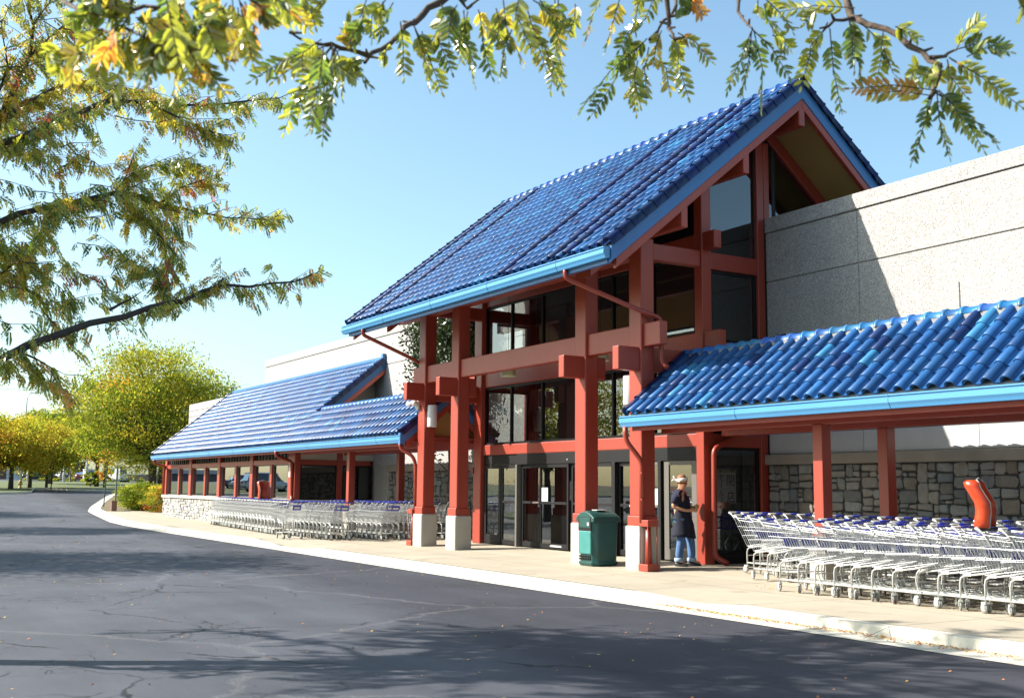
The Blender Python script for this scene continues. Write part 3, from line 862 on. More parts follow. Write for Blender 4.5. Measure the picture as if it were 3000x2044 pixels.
ink = M('black_ink', (.02, .02, .02), .7, 0); plum = M('plum_ink', (.17, .012, .10), .6, .05); pink = M('pink_ink', (.5, .3, .33), .6, 0)
poster = thing('poster', 'white paper poster with large plum Japanese characters taped inside the side window', 'poster', (-16.72, 14.97, 1.37))
b = MB(); b.box(-17.364, -17.36, 15.29, 15.79, 1.36, 1.955); b.build('sheet', MT['paper'], poster)
b = MB(); b.box(-17.364, -17.36, 15.29, 15.79, 1.957, 2.02); b.build('header_band', M('tan_paper', (.50, .42, .24), .8, .05), poster)
AX, AY = (0, 1, 0), (0, 0, 1)
b = MB()
for i in range(13): b.box(-17.3595, -17.3585, 15.295, 15.785, 1.375+i*.043, 1.392+i*.043)
b.build('ruled_lines', M('grey_rule', (.42, .42, .42), .8, 0), poster)
text_mesh('JBCビデオ屋', .062, ink, 'lettering', poster, (-17.357, 15.54, 1.988), AX, AY, .001, 1.15)
text_mesh('閉', .25, plum, 'lettering', poster, (-17.356, 15.645, 1.80), AX, AY, .001, 1.0)
text_mesh('店', .24, plum, 'lettering', poster, (-17.356, 15.655, 1.47), AX, AY, .001, .95)
text_mesh('セ', .15, plum, 'lettering', poster, (-17.356, 15.40, 1.86), AX, AY, .001)
text_mesh('|', .15, plum, 'lettering', poster, (-17.356, 15.40, 1.72), AX, AY, .001)
text_mesh('ル', .14, plum, 'lettering', poster, (-17.356, 15.40, 1.53), AX, AY, .001)
text_mesh('!!', .11, plum, 'lettering', poster, (-17.356, 15.41, 1.42), AX, AY, .001)
b = MB(); b.box(-17.362, -17.358, 15.62, 15.84, 1.325, 1.345); b.build('footer_strip', pink, poster)

MB.fit = None
# ------------------------------------------------------------------ downpipes
def downpipe(pts, label, r=.047, straps=(), foot=None):
    t = thing('downpipe', label, 'downpipe', pts[-1], 'red downpipes of the front roofs')
    b = MB(); pipe(b, pts, r); b.build('pipe', MT['red'], t)
    if straps:
        b = MB()
        for p in straps: b.box(p[0]-.06, p[0]+.06, p[1]-.06, p[1]+.055, p[2]-.015, p[2]+.015)
        b.build('strap', MT['red'], t)
    return t
downpipe([(-16.76, 11.17, 5.64), (-16.76, 11.17, 5.44), (-16.36, 12.50, 4.93), (-16.28, 13.02, 4.78), (-16.28, 13.02, 3.95), (-16.16, 13.08, 3.84)], 'red downpipe slanting from the big gutter behind the beam end above the person', straps=[(-16.28, 13.02, 4.5)])
downpipe([(-26.05, 11.17, 5.64), (-26.05, 11.17, 5.44), (-25.92, 12.45, 4.93), (-25.90, 12.83, 4.75), (-25.90, 12.83, 4.2)], 'red downpipe slanting from the far end of the big gutter to the outermost tall column')
downpipe([(-16.52, 12.35, 2.76), (-16.52, 12.35, 2.50), (-16.37, 12.60, 2.12), (-16.37, 12.60, 1.00)], 'red downpipe curving from the canopy gutter to the caged pipe beside the person', straps=[(-16.37, 12.62, 1.9), (-16.37, 12.62, 1.42)])
downpipe([(-16.45, 14.93, 2.76), (-16.45, 14.85, 2.58), (-16.45, 14.42, 2.39), (-16.45, 14.40, .35), (-16.20, 14.50, .22)], 'scuffed red downpipe against the red post between the person and the poster', r=.055)
downpipe([(-26.22, 12.35, 2.74), (-26.20, 12.38, 2.58), (-26.00, 12.62, 2.40), (-25.98, 12.70, 2.2), (-25.98, 12.72, 1.0)], 'short red downpipe joining the canopy gutter to the outermost tall column', straps=[])
downpipe([(-35.80, 12.35, 2.76), (-35.82, 12.38, 2.58), (-36.14, 13.04, 2.42), (-36.14, 13.06, 1.24), (-35.95, 13.02, 1.12)], 'red downpipe at the corner of the windowed side wing', r=.055, straps=[(-36.14, 13.07, 2.0), (-36.14, 13.07, 1.5)])
downpipe([(-52.60, 12.35, 2.76), (-52.62, 12.38, 2.60), (-53.45, 13.04, 2.50), (-53.55, 13.07, 2.3), (-53.55, 13.07, 1.2)], 'red downpipe curling under the far end of the long gutter', r=.06)

def pipe_cage(x, y, label):
    t = thing('pipe_cage', label, 'pipe guard', (x, y, .13), 'red metal cages round the pipe feet')
    b = MB(); b.box(x-.13, x+.15, y-.09, y+.15, .93, 1.05); b.build('top_collar', MT['red'], t, .01)
    b = MB(); b.box(x-.13, x+.15, y-.10, y+.16, .132, .26); b.build('base', MT['red'], t, .012)
    for px, py in ((x-.11, y-.075), (x+.13, y-.075), (x+.13, y+.13), (x-.11, y+.13)):
        b = MB(); b.tube([(px, py, .26), (px, py, .93)], .010, 6); b.build('rod', MT['red'], t)
    b = MB(); b.tube([(x, y+.03, .92), (x+.01, y+.03, .6), (x+.02, y+.02, .24)], [.05, .056, .064], 12); b.build('pipe_foot', MT['red'], t)
pipe_cage(-16.30, 12.66, 'red metal cage round the pipe foot beside the person')
pipe_cage(-26.03, 12.66, 'red metal cage round the pipe foot beside the outermost tall column')

# ------------------------------------------------------------------ wall lights, camera, pendants
def sconce(x, y, z0, side, label):
    t = thing('wall_light', label, 'light', (x, y, z0), 'white cylinder wall lights')
    b = MB(); b.lathe((x, y, 0), [(.118, z0), (.122, z0+.012), (.122, z0+.54), (.112, z0+.555)], 20); b.build('shade', MT['white'], t)
    b = MB(); b.box(min(x+side*.11, x+side*.17), max(x+side*.11, x+side*.17), y-.07, y+.07, z0+.16, z0+.40); b.build('bracket', MT['white'], t, .006)
sconce(-25.275, 12.80, 3.12, -1, 'white cylinder wall light on the outermost tall red column')
sconce(-16.985, 12.80, 3.19, 1, 'white cylinder wall light on the tall red column beside the person')
t = thing('security_camera', 'white security camera on the outermost tall red column under its beam end', 'camera', (-25.80, 12.58, 3.6))
b = MB(); b.box(-25.86, -25.70, 12.60, 12.66, 3.58, 3.84); b.build('mount', MT['white'], t, .015)
b = MB(); b.tube([(-25.78, 12.52, 3.74), (-26.00, 12.44, 3.72)], .055, 12); b.lathe((-25.74, 12.53, 0), [(.02, 3.66), (.075, 3.70), (.085, 3.76), (.02, 3.84)], 14); b.build('housing', MT['white'], t)
b = MB(); b.tube([(-26.00, 12.44, 3.72), (-26.008, 12.437, 3.719)], .045, 12); b.build('lens', MT['black'], t)
lampglass = M('pale_green_lamp_glass', (.60, .66, .38), .3, .05)
def pendant(x, y, z, label):
    t = thing('pendant_lamp', label, 'lamp', (x, y, z), 'pendant lamps under the pavilion roof')
    b = MB(); b.lathe((x, y, 0), [(.195, z), (.19, z+.02), (.15, z+.24), (.06, z+.30)], 20); b.build('shade', lampglass, t)
    b = MB(); b.tube([(x, y, z+.29), (x, y, 7.4)], .006, 5); b.build('cord', MT['black'], t)
pendant(-23.2, 13.8, 4.30, 'pale green glass pendant lamp between the second and third tall columns')
pendant(-19.35, 13.8, 4.32, 'pale glass pendant lamp beside the block end of the last tall column')

# ------------------------------------------------------------------ walkway canopies
CE, CZ, CM, CR = 12.36, 2.975, .83, 13.74
CRZ = CZ+CM*(CR-CE)
CB = 2*CR-CE
def canopy(name, label, xa, xb, seed, end, dark=()):
    t = thing(name, label, 'canopy', ((xa+xb)/2, 13.76, .13))
    b = MB(); tiles(b, xa, xb, CE, CZ, CM, CR-.03, seed=seed, dark=dark); tiles(b, xa, xb, CB, CZ, CM, CR+.03, seed=seed+1, back=True, simple=True)
    rf = b.build('roof', MT['tile'], t)
    b = MB(); ridge_caps(b, xa-.05, xb, CR, CRZ+.02, .105, .31, light=True, seed=seed); b.build('ridge_cap', MT['tile'], rf)
    b = MB(); b.box(xa, xb, CR-.10, CR+.10, CRZ-.07, CRZ+.035); b.build('ridge_mortar', MT['mortar'], rf)
    b = MB()
    for y0 in (CE, CB):
        b.hexa([(xa, y0, CZ-.08), (xb, y0, CZ-.08), (xb, CR, CRZ-.08), (xa, CR, CRZ-.08), (xa, y0, CZ-.008), (xb, y0, CZ-.008), (xb, CR, CRZ-.008), (xa, CR, CRZ-.008)])
    b.build('deck', MT['mortar'], rf)
    b = MB(); gutter(b, xa-.22 if end < 0 else xa, xb+.03 if end > 0 else xb, 12.27, 2.735, s=.95); gutter(b, xa, xb, CB+.09, 2.70, flip=True, s=.95)
    b.build('gutter', MT['gutter'], rf)
    b = MB(); b.box(xa, xb, CE+.05, CB-.05, 2.86, 2.90); b.box(xa, xb, CE+.055, CE+.09, 2.66, 2.86); b.build('ceiling', MT['redflat'], t)
    b = MB(); b.box(xa, xb, CB-.03, CB+.08, 2.66, 2.90); b.build('fascia', MT['rake'], rf)
    b = MB(); b.box(xa, xb, 13.085, 13.255, 2.635, 2.862); b.build('beam', MT['red'], t, .01)
    b = MB(); b.box(xa, xb, 14.565, 14.735, 2.635, 2.862); b.build('beam', MT['red'], t, .01)
    return t, rf
def post(t, x, y):
    b = MB(); b.box(x-.1, x+.1, y, y+.2, .93, 2.64); p = b.build('post', MT['red'], t, .012)
    b = MB(); b.box(x-.115, x+.115, y-.015, y+.215, .90, 1.02); b.build('collar', MT['red'], p, .008)
    b = MB(); b.box(x-.17, x+.17, y-.06, y+.26, .11, .905); b.build('plinth', MT['plinth'], p, .02)
can, rf = canopy('walkway_canopy', 'blue tiled walkway canopy on red posts over the crowded silver carts before the grey wall', -16.40, 13.0, 41, -1)
for x in (-12.5, -7.4, -2.3, 2.8): post(can, x, 13.07); post(can, x, 14.55)
b = MB(); rake_tiles(b, -16.40, CE, CZ, CM, CR, -1, seed=44); b.build('rake_tiles', MT['tile'], rf)
can2, rf2 = canopy('walkway_canopy', 'blue tiled walkway canopy on red posts between the side wing and the tall pavilion', -35.3, -26.10, 51, 1)
post(can2, -31.35, 13.07); post(can2, -31.0, 14.55)
for y0, q, bk in ((CE, 54, False), (CB, 55, True)):
    b = MB(); rake_tiles(b, -26.09, y0, CZ, CM, CR, 1, seed=q, back=bk); b.build('rake_tiles', MT['tile'], rf2)
b = MB()
for y0 in (CE, CB): sloped_board(b, -26.16, -26.06, y0, CZ, CR, CRZ, -.28, -.02)
b.box(-26.17, -26.05, 12.28, 12.42, 2.70, 2.99)
b.build('rake_board', MT['rake'], rf2)
for y0, e in ((CE, .1), (CB, -.1)):
    b = MB(); sloped_board(b, -26.18, -26.075, y0+e, CZ+CM*.1, CR, CRZ, -.46, -.285); b.build('barge_board', MT['red'], rf2, .01)
b = MB(); b.poly([(-26.35, CE+.25, 2.90), (-26.35, CB-.25, 2.90), (-26.35, CR, CRZ-.2)]); b.build('gable_panel', MT['ochre'], can2)
b = MB(); b.beam((-26.30, 13.1, 2.95), (-26.30, CR, CRZ-.35), .08, .12, (1, 0, 0)); b.beam((-26.30, 14.4, 2.95), (-26.30, CR, CRZ-.35), .08, .12, (1, 0, 0)); b.box(-26.36, -26.2, 12.6, 14.95, 2.78, 2.95); b.build('gable_brace', MT['red'], can2, .008)
def strip_light(x, y, label):
    t = thing('ceiling_light', label, 'light', (x, y, 2.80), 'flat lights under the walkway canopies')
    b = MB(); b.box(x-.21, x+.21, y-.07, y+.07, 2.80, 2.862); b.build('diffuser', M('lamp_diffuser', (.62, .60, .45), .4, .05), t, .02)
strip_light(-14.26, 12.95, 'flat light under the canopy between the poster window and the first canopy post')
strip_light(-10.1, 12.95, 'flat light under the canopy above the standing red child seat')
strip_light(-27.6, 12.95, 'flat light under the canopy next to the outermost tall column')

# ------------------------------------------------------------------ windowed side wing
wing = thing('side_wing', 'low side wing with long steep blue tiled roof, red framed windows and white stone base', 'building', (-44.7, 14.8, .1))
WX0, WX1 = -53.7, -36.0
WRX0, WRX1 = -52.75, -35.2
WTOP = 15.93
b = MB()
tiles(b, WRX0, WRX1-.05, CE, CZ, CM, WTOP, seed=61, dark=(-52.6,), simple=False)
wr = b.build('roof', MT['tile'], wing)
b = MB(); rake_tiles(b, WRX1-.02, CR-.1, CZ+CM*(CR-.1-CE), CM, WTOP, 1, seed=62); b.build('rake_tiles', MT['tile'], wr)
b = MB(); rake_tiles(b, WRX0+.03, CE, CZ, CM, WTOP, -1, seed=63); b.build('rake_tiles', MT['tile'], wr)
WZ = lambda y: CZ+CM*(y-CE)
b = MB(); b.hexa([(WRX0, CE, CZ-.1), (WRX1-.03, CE, CZ-.1), (WRX1-.03, 15.985, WZ(15.985)-.1), (WRX0, 15.985, WZ(15.985)-.1), (WRX0, CE, CZ-.008), (WRX1-.03, CE, CZ-.008), (WRX1-.03, 15.985, WZ(15.985)-.008), (WRX0, 15.985, WZ(15.985)-.008)])
b.build('deck', MT['mortar'], wr)
b = MB(); sloped_board(b, WRX1-.10, WRX1, CR-.15, WZ(CR-.15), 15.985, WZ(15.985), -.30, -.02); b.build('rake_board', MT['rake'], wr); b = MB(); sloped_board(b, WRX0, WRX0+.1, CE, CZ, 15.985, WZ(15.985), -.30, -.02)
b.box(WRX1-.12, WRX1+.02, 15.86, 15.98, WZ(15.95)-.25, WZ(15.95)+.24); b.box(WRX0+.1, WRX1-.12, 15.90, 15.98, WZ(15.95)+.02, WZ(15.95)+.15)
b.build('rake_board', MT['rake'], wr)
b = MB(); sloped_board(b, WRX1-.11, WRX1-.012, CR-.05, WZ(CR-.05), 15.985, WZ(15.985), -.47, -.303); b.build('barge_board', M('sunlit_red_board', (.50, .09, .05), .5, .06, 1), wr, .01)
b = MB(); gutter(b, WRX0-.2, WRX1-.1, 12.27, 2.735, s=.95); b.build('gutter', MT['gutter'], wr)
b = MB(); b.box(WRX0-.1, WRX1-.1, CE+.05, 13.2, 2.86, 2.90); b.box(WRX0, WRX1-.1, CE+.055, CE+.09, 2.66, 2.86); b.build('soffit', MT['redflat'], wr)
b = MB()
ashlar(b, WX0, -49.4, .02, 1.03, 13.15, seed=71, tone=1.55, depth=.05); ashlar(b, -49.36, -44.9, .06, 1.03, 13.15, seed=72, tone=1.55, depth=.05); ashlar(b, -44.86, -40.4, .08, 1.03, 13.15, seed=73, tone=1.55, depth=.05); ashlar(b, -40.36, WX1, .08, 1.03, 13.15, seed=74, tone=1.55, depth=.05)
ashlar(b, 13.17, 15.97, .08, 1.03, WX1, seed=75, axis='y', tone=.8, depth=.05)  # end face stones toned down, the shade on this side put into their colour
sb = b.build('stone_base', MT['stone'], wing)
b = MB(); b.box(WX0+.01, WX1-.01, 13.15, 15.97, -.05, 1.035); b.build('stone_joint', M('pale_stone_joint', (.30, .29, .27), .95, .2, 8), sb)
b = MB(); b.box(WX0-.06, WX1+.06, 13.04, 13.24, 1.035, 1.15); b.box(WX1-.1, WX1+.07, 13.24, 15.97, 1.035, 1.15); b.build('sill', MT['kerb'], wing, .01)
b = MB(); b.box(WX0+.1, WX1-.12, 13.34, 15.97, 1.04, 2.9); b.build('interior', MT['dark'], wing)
majors = [(-53.52, -53.2), (-49.35, -48.96), (-45.02, -44.69), (-40.84, -40.5), (-36.68, -36.0)]
minors = [-51.15, -46.95, -42.7, -38.55]
for xa, xb in majors:
    b = MB(); b.box(xa, xb, 13.10, 13.3, 1.15, 2.86); b.build('mullion', MT['red'], wing, .012)
for x in minors:
    b = MB(); b.box(x-.11, x+.11, 13.13, 13.29, 1.15, 2.35); b.build('mullion', MT['red'], wing, .01)
b = MB()
for (a0, a1), (c0, c1) in zip(majors, majors[1:]): b.box(a1, c0, 13.12, 13.29, 2.35, 2.52); b.box(a1, c0, 13.12, 13.29, 2.80, 2.86)
b.build('window_header', MT['red'], wing, .008)
edges = []
for ((a0, a1), (c0, c1), mn) in zip(majors, majors[1:], minors):
    edges += [(a1, mn-.11), (mn+.11, c0)]
    b = MB(); n = 11
    b.box(a1, c0, 13.24, 13.26, 2.52, 2.80)
    ln = b.build('transom_panel', M('pale_green_panel', (.30, .29, .17), .7, .2, 4), wing)
    b = MB(); w = (c0-a1)/n
    for i in range(n): b.box(a1+w*i+.02, a1+w*i+w*.55, 13.20, 13.238, 2.525, 2.795)
    b.build('transom_slats', MT['black'], ln)
for xa, xb in edges:
    b = MB(); f = .035
    b.box(xa, xa+f, 13.19, 13.25, 1.15, 2.35); b.box(xb-f, xb, 13.19, 13.25, 1.15, 2.35); b.box(xa+f, xb-f, 13.19, 13.25, 1.15, 1.19); b.box(xa+f, xb-f, 13.19, 13.25, 2.31, 2.35)
    w = b.build('window', MT['grayfr'], wing)
    b = MB(); b.quad((xa+f, 13.22, 1.19), (xb-f, 13.22, 1.19), (xb-f, 13.22, 2.31), (xa+f, 13.22, 2.31)); b.build('pane', MT['glassdk'], w)
# end of the wing, facing the entrance
for y0, y1 in ((13.3, 14.6), (14.80, 15.85)):
    x = WX1-.03; f = .05
    b = MB(); b.box(x-.03, x+.03, y0, y0+f, 1.15, 2.32); b.box(x-.03, x+.03, y1-f, y1, 1.15, 2.32); b.box(x-.03, x+.03, y0+f, y1-f, 1.15, 1.2); b.box(x-.03, x+.03, y0+f, y1-f, 2.27, 2.32)
    w = b.build('window', MT['black'], wing)
    b = MB(); b.quad((x, y0+f, 1.2), (x, y1-f, 1.2), (x, y1-f, 2.27), (x, y0+f, 2.27)); b.build('pane', MT['glassdk'], w)
    b = MB(); b.box(WX1-.1, WX1+.03, y0, y1, 2.32, 2.49); b.build('window_header', MT['red'], wing, .01)
b = MB(); b.box(WX1-.12, WX1+.045, 14.6, 14.8, 1.15, 2.9); b.build('pilaster', MT['red'], wing, .012)
b = MB(); b.box(WX1-.12, WX1, 13.3, 15.97, 2.49, 2.93)
pts = [(WX1-.02, 13.3, 2.93), (WX1-.02, 15.97, 2.93), (WX1-.02, 15.97, WZ(15.97)-.12), (WX1-.02, 13.3, WZ(13.3)-.12)]
b.poly(pts); b.build('gable_wall', M('tan_stucco', (.40, .36, .29), .9, .06, 1.5, .1, 50), wing)
b = MB(); b.poly([(WX0+.15, 13.3, .0), (WX0+.15, 15.97, .0), (WX0+.15, 15.97, WZ(15.97)-.12), (WX0+.15, 13.3, WZ(13.3)-.12)]); b.build('end_wall', MT['stucco'], wing)
t = thing('notice_board', 'small white notice panel on the red corner post of the side wing', 'sign', (-36.35, 13.06, 1.92))
b = MB(); b.box(-36.47, -36.23, 13.05, 13.085, 1.90, 2.40); b.build('panel', MT['white'], t, .012)
b = MB(); b.box(-36.44, -36.26, 13.042, 13.049, 2.26, 2.37); b.build('panel_heading', M('grey_print', (.3, .3, .34), .7, 0), t)

# ------------------------------------------------------------------ litter bin
t = thing('litter_bin', 'dark green moulded litter bin with domed top standing between two tall red columns', 'bin', (-17.85, 12.78, .13))
BX0, BX1, BY0, BY1 = -18.22, -17.62, 12.42, 13.05
def ring(z, inset=0.0, c=.09):
    x0, x1, y0, y1 = BX0+inset, BX1-inset, BY0+inset, BY1-inset
    return [(x0+c, y0, z), (x1-c, y0, z), (x1, y0+c, z), (x1, y1-c, z), (x1-c, y1, z), (x0+c, y1, z), (x0, y1-c, z), (x0, y0+c, z)]
b = MB(); b.loft([ring(.20, .015), ring(.24, .02), ring(.98, .0)], smooth=False); bod = b.build('body', MT['green'], t, .02)
b = MB(); b.loft([ring(.132, .03), ring(.17, .0), ring(.215, -.005)], smooth=False); b.build('base', MT['green'], t, .012)
b = MB(); xs_ = np.linspace(BX0, BX1, 9)
rings = []
for x in xs_:
    u = (x-(BX0+BX1)/2)/((BX1-BX0)/2); zt = 1.185-.12*u*u
    rings.append([(x, BY0-.01, .97), (x, BY1+.01, .97), (x, BY1+.01, zt-.03), (x, BY1-.06, zt), (x, BY0+.06, zt), (x, BY0-.01, zt-.02)])
b.loft(rings, smooth=False); b.build('lid', MT['green'], t, .012)
b = MB(); b.box(BX0+.09, BX1-.09, BY0-.012, BY0+.006, .80, 1.06); b.build('opening', MT['black'], t)
b = MB(); b.box(BX0+.13, BX1-.11, BY0-.02, BY0-.010, .86, 1.05); f = b.build('flap', MT['green'], t, .006)
b = MB(); b.box(BX1-.20, BX1-.15, BY0-.024, BY0-.0195, .90, .96); b.build('sticker', MT['paper'], f)
b = MB(); b.box(BX0+.09, BX1-.10, BY0-.014, BY0+.03, .36, .80); b.build('front_panel', M('worn_green_plastic', (.03, .17, .155), .45, .12, 6), t, .015)
b = MB()
for i in range(7):
    for j in range(2): b.box(BX0+.10+i*.055, BX0+.13+i*.055, BY0-.004, BY0+.012, .245+j*.05, .28+j*.05)
b.build('vent_slots', MT['black'], t)
b = MB(); b.box(-17.98, -17.80, 12.62, 12.86, 1.19, 1.20); b.build('paper_scrap', MT['paper'], t)
# ------------------------------------------------------------------ shopping carts
def W(b, p, q, r, n=4): b.tube([p, q], r, n, cap=False, smooth=True)
def lerp(a, c, t): return tuple(x+(y-x)*t for x, y in zip(a, c))
def make_cart(label, sign):
    t = thing('shopping_cart', label, 'shopping cart', (0, 0, 0))
    RT, RB, NT, NB = (-.34, .29, .95), (-.02, .27, .46), (.70, .21, .87), (.63, .185, .57)
    def side(s, u, v):   # u along cart 0 rear..1 nose, v 0 bottom..1 top
        a = lerp(RB, RT, v); c = lerp(NB, NT, v); p = lerp(a, c, u)
        return (p[0], p[1]*s, p[2])
    b = MB()
    for s in (1, -1):
        for v, r in ((0, .0052), (.36, .0048), (.68, .0048), (1, .0062)): W(b, side(s, 0, v), side(s, 1, v), r)
        for i in range(19): W(b, side(s, i/18, 0), side(s, i/18, 1), .0027 if i % 6 else .0045, 3)
    for v, r in ((0, .005), (.3, .003), (.6, .003), (1, .006)):
        W(b, side(1, 0, v), side(-1, 0, v), r); W(b, side(1, 1, v), side(-1, 1, v), r)
    for i in range(1, 12):
        W(b, lerp(side(1, 0, 0), side(-1, 0, 0), i/12), lerp(side(1, 0, 1), side(-1, 0, 1), i/12), .0027, 3)
    for i in range(1, 9):
        W(b, lerp(side(1, 1, 0), side(-1, 1, 0), i/9), lerp(side(1, 1, 1), side(-1, 1, 1), i/9), .0027, 3)
    for i in range(1, 10): W(b, lerp(side(1, 0, 0), side(-1, 0, 0), i/10), lerp(side(1, 1, 0), side(-1, 1, 0), i/10), .0027, 3)
    for i in range(1, 8): W(b, side(1, i/8, 0), side(-1, i/8, 0), .003, 3)
    # folding child seat inside the rear gate
    for i in range(6): W(b, (-.20+.03, .22-.088*i, .93), (-.02, .22-.088*i, .66), .0028, 3)
    W(b, (-.17, .24, .93), (-.17, -.24, .93), .004); W(b, (-.02, .24, .66), (-.02, -.24, .66), .004)
    b.build('basket', MT['cart'], t)
    b = MB()
    for s in (1, -1):
        b.tube([(-.03, .265*s, .12), (-.03, .265*s, .34), (-.015, .265*s, .405), (.03, .262*s, .435), (.30, .25*s, .475), (.60, .19*s, .55)], .0135, 7)
        b.tube([(-.03, .265*s, .175), (.30, .225*s, .17), (.66, .175*s, .165)], .0125, 7)
        b.tube([(.40, .235*s, .475), (.33, .23*s, .42), (.31, .226*s, .32), (.34, .222*s, .20), (.40, .215*s, .172)], .012, 6)
        b.box(.02, .14, .262*s-.012, .262*s+.012, .435, .475)
    W(b, (-.03, .265, .30), (-.03, -.265, .30), .009, 6); W(b, (.66, .175, .165), (.66, -.175, .165), .0115, 6)
    for i in range(9): W(b, (.04, .22-.055*i, .18), (.64, .16-.04*i, .178), .003, 3)
    for i in range(5): W(b, (.05+.14*i, .235-.012*i, .176), (.05+.14*i, -.235+.012*i, .176), .004, 4)
    b.build('frame', MT['cartfr'], t)
    b = MB()
    for s in (1, -1): b.tube([(-.30, .285*s, .90), (-.36, .285*s, .965), (-.40, .285*s, 1.0), (-.46, .285*s, 1.03)], [.011, .012, .014, .02], 7)
    h = b.build('handle', MT['cartfr'], t)
    b = MB(); b.tube([(-.455, .285, 1.03), (-.455, -.285, 1.03)], .0155, 8); b.build('grip', MT['bluepl'] if sign else MT['cartfr'], h)
    if not sign:
        b = MB(); b.tube([(-.455, .13, 1.03), (-.455, -.13, 1.03)], .0185, 8); b.build('grip_sleeve', MT['bluepl'], h)
    b = MB()
    if sign:
        b.hexa([(-.345, -.12, .80), (-.345, .13, .80), (-.335, .13, .80), (-.335, -.12, .80), (-.405, -.12, .945), (-.405, .13, .945), (-.395, .13, .945), (-.395, -.12, .945)])
        s = b.build('seat_flap', MT['bluepl'], t, .004, 1)
        b = MB()
        b.hexa([(-.3635, -.08, .84), (-.3635, .09, .84), (-.358, .09, .84), (-.358, -.08, .84), (-.388, -.08, .905), (-.388, .09, .905), (-.383, .09, .905), (-.383, -.08, .905)])
        b.build('label_panel', MT['cart'], s)
    else:
        b.hexa([(-.02, -.15, .64), (-.02, .15, .64), (-.012, .15, .64), (-.012, -.15, .64), (-.10, -.15, .80), (-.10, .15, .80), (-.092, .15, .80), (-.092, -.15, .80)])
        b.hexa([(-.33, -.17, .935), (-.33, .17, .935), (-.20, .17, .92), (-.20, -.17, .92), (-.33, -.17, .943), (-.33, .17, .943), (-.20, .17, .928), (-.20, -.17, .928)])
        b.build('seat_flap', MT['bluepl'], t, .003, 1)
    for cx_, cy_, tr in ((-.03, .265, .035), (-.03, -.265, .035), (.64, .175, .03), (.64, -.175, .03)):
        x = y = 0.0
        b = MB()
        b.box(x-.02-tr, x+.02, y-.022, y+.022, .11, .135); b.tube([(0, 0, .13), (0, 0, .17)], .011, 6)
        for e in (-.02, .02): b.box(x-.022-tr, x+.012-tr*.3, y+e-.003, y+e+.003, .05, .115)
        c = b.build('caster', MT['cartfr'], t); c.location = (cx_, cy_, 0); ORG[c.name] = Vector((0, 0, 0))
        b = MB(); n = 14
        prof = [(.0, -.015), (.034, -.015), (.036, -.011), (.050, -.013), (.061, -.008), (.061, .008), (.050, .013), (.036, .011), (.034, .015), (.0, .015)]
        ks = []
        for rr, yy in prof:
            ks.append(b.add([(x-tr+max(rr, .001)*math.cos(2*math.pi*j/n), y+yy, .061+max(rr, .001)*math.sin(2*math.pi*j/n)) for j in range(n)]))
        for q, (a, d) in enumerate(zip(ks, ks[1:])):
            hub = q in (0, 8)
            for j in range(n): b.face((a+j, d+j, d+(j+1) % n, a+(j+1) % n), (.42, .42, .40) if hub else ((.20, .195, .18) if sign is False else (.05, .05, .05)), not hub)
        b.build('wheel', MT['wheel'], c)
    return t
cart_a = make_cart('proto', False); cart_b = make_cart('proto', True)
used = {id(cart_a): 0}
first = {'a': True, 'b': True}
crnd = random.Random(99)
def place_cart(kind, x, y, rz, label, group):
    src = cart_a if kind == 'a' else cart_b
    if first[kind]: o = src; first[kind] = False
    else: o = copy_tree(src)
    o.location = (x, y, wz(x, y)+.002); o.rotation_euler = (0, 0, rz+crnd.uniform(-.02, .02))
    for ch in o.children:
        if ch.name.startswith('caster'): ch.rotation_euler = (0, 0, crnd.choice((-1, 1))*.0+crnd.gauss(-.55, .35) if kind == 'a' else crnd.gauss(math.pi*.15, .5))
    o['label'] = label; o['group'] = group
    return o
def train(kind, x0, y0, dx, dy, n, rz, lab, group, end0=None, end1=None):
    for i in range(n):
        l = lab
        if i == 0 and end0: l = end0
        if i == n-1 and end1: l = end1
        place_cart(kind, x0+dx*i+crnd.uniform(-.012, .012), y0+dy*i+crnd.uniform(-.012, .012), rz, l, group)
GR = 'silver shopping carts before the grey stone wall'
train('a', -12.22, 12.26, .335, .008, 7, 0, 'silver shopping cart nested in the short front train before the first canopy post', GR,
      'silver shopping cart closing the rear of the short front train', 'silver shopping cart with free nose, leading the short front train')
train('a', -9.90, 12.40, .335, .004, 9, 0, 'silver shopping cart nested in the train reaching the kerbside corner by the child seat', GR,
      'silver shopping cart closing the rear of the train under the red child seat')
train('a', -13.87, 13.28, .335, .0, 2, 0, 'silver shopping cart in the pair standing closest to the poster window', GR, 'last silver shopping cart towards the person, white handle ends showing by the poster window')
train('a', -11.72, 13.02, .335, .0, 11, 0, 'silver shopping cart packed in the middle row just behind the front trains', GR)
train('a', -14.75, 13.95, .335, .0, 22, 0, 'silver shopping cart in the deep row between front and rear canopy posts', GR, 'rearmost silver shopping cart of the deep row, beside the dark window')
GL = 'silver shopping carts along the side wing'
train('b', -32.95, 11.68, -.445, .036, 21, math.pi+.05, 'silver shopping cart nested in the long train along the white stone base', GL,
      'silver shopping cart closing the long train along the white stone base', 'silver shopping cart whose nose starts the long train at the white stone base')
place_cart('b', -30.40, 11.02, math.pi+.03, 'single silver shopping cart with blue plate standing alone at the kerb side', GL)
train('b', -29.10, 11.92, -.33, .0, 11, math.pi, 'silver shopping cart nested in the train ahead of the canopy post', GL, 'silver shopping cart with blue plate closing the train ahead of the canopy post')
train('b', -28.38, 13.13, -.345, .0, 7, math.pi, 'silver shopping cart nested between the canopy post and the tall columns', GL, 'silver shopping cart with blue plate closing the train between canopy post and tall columns')
train('b', -27.9, 13.90, -.345, .0, 20, math.pi, 'silver shopping cart in the row against the dark wing end windows', GL, 'silver shopping cart ending the row against the dark wing end windows')
place_cart('b', -27.35, 14.45, math.pi, 'silver shopping cart standing alone behind the outermost tall column', GL)

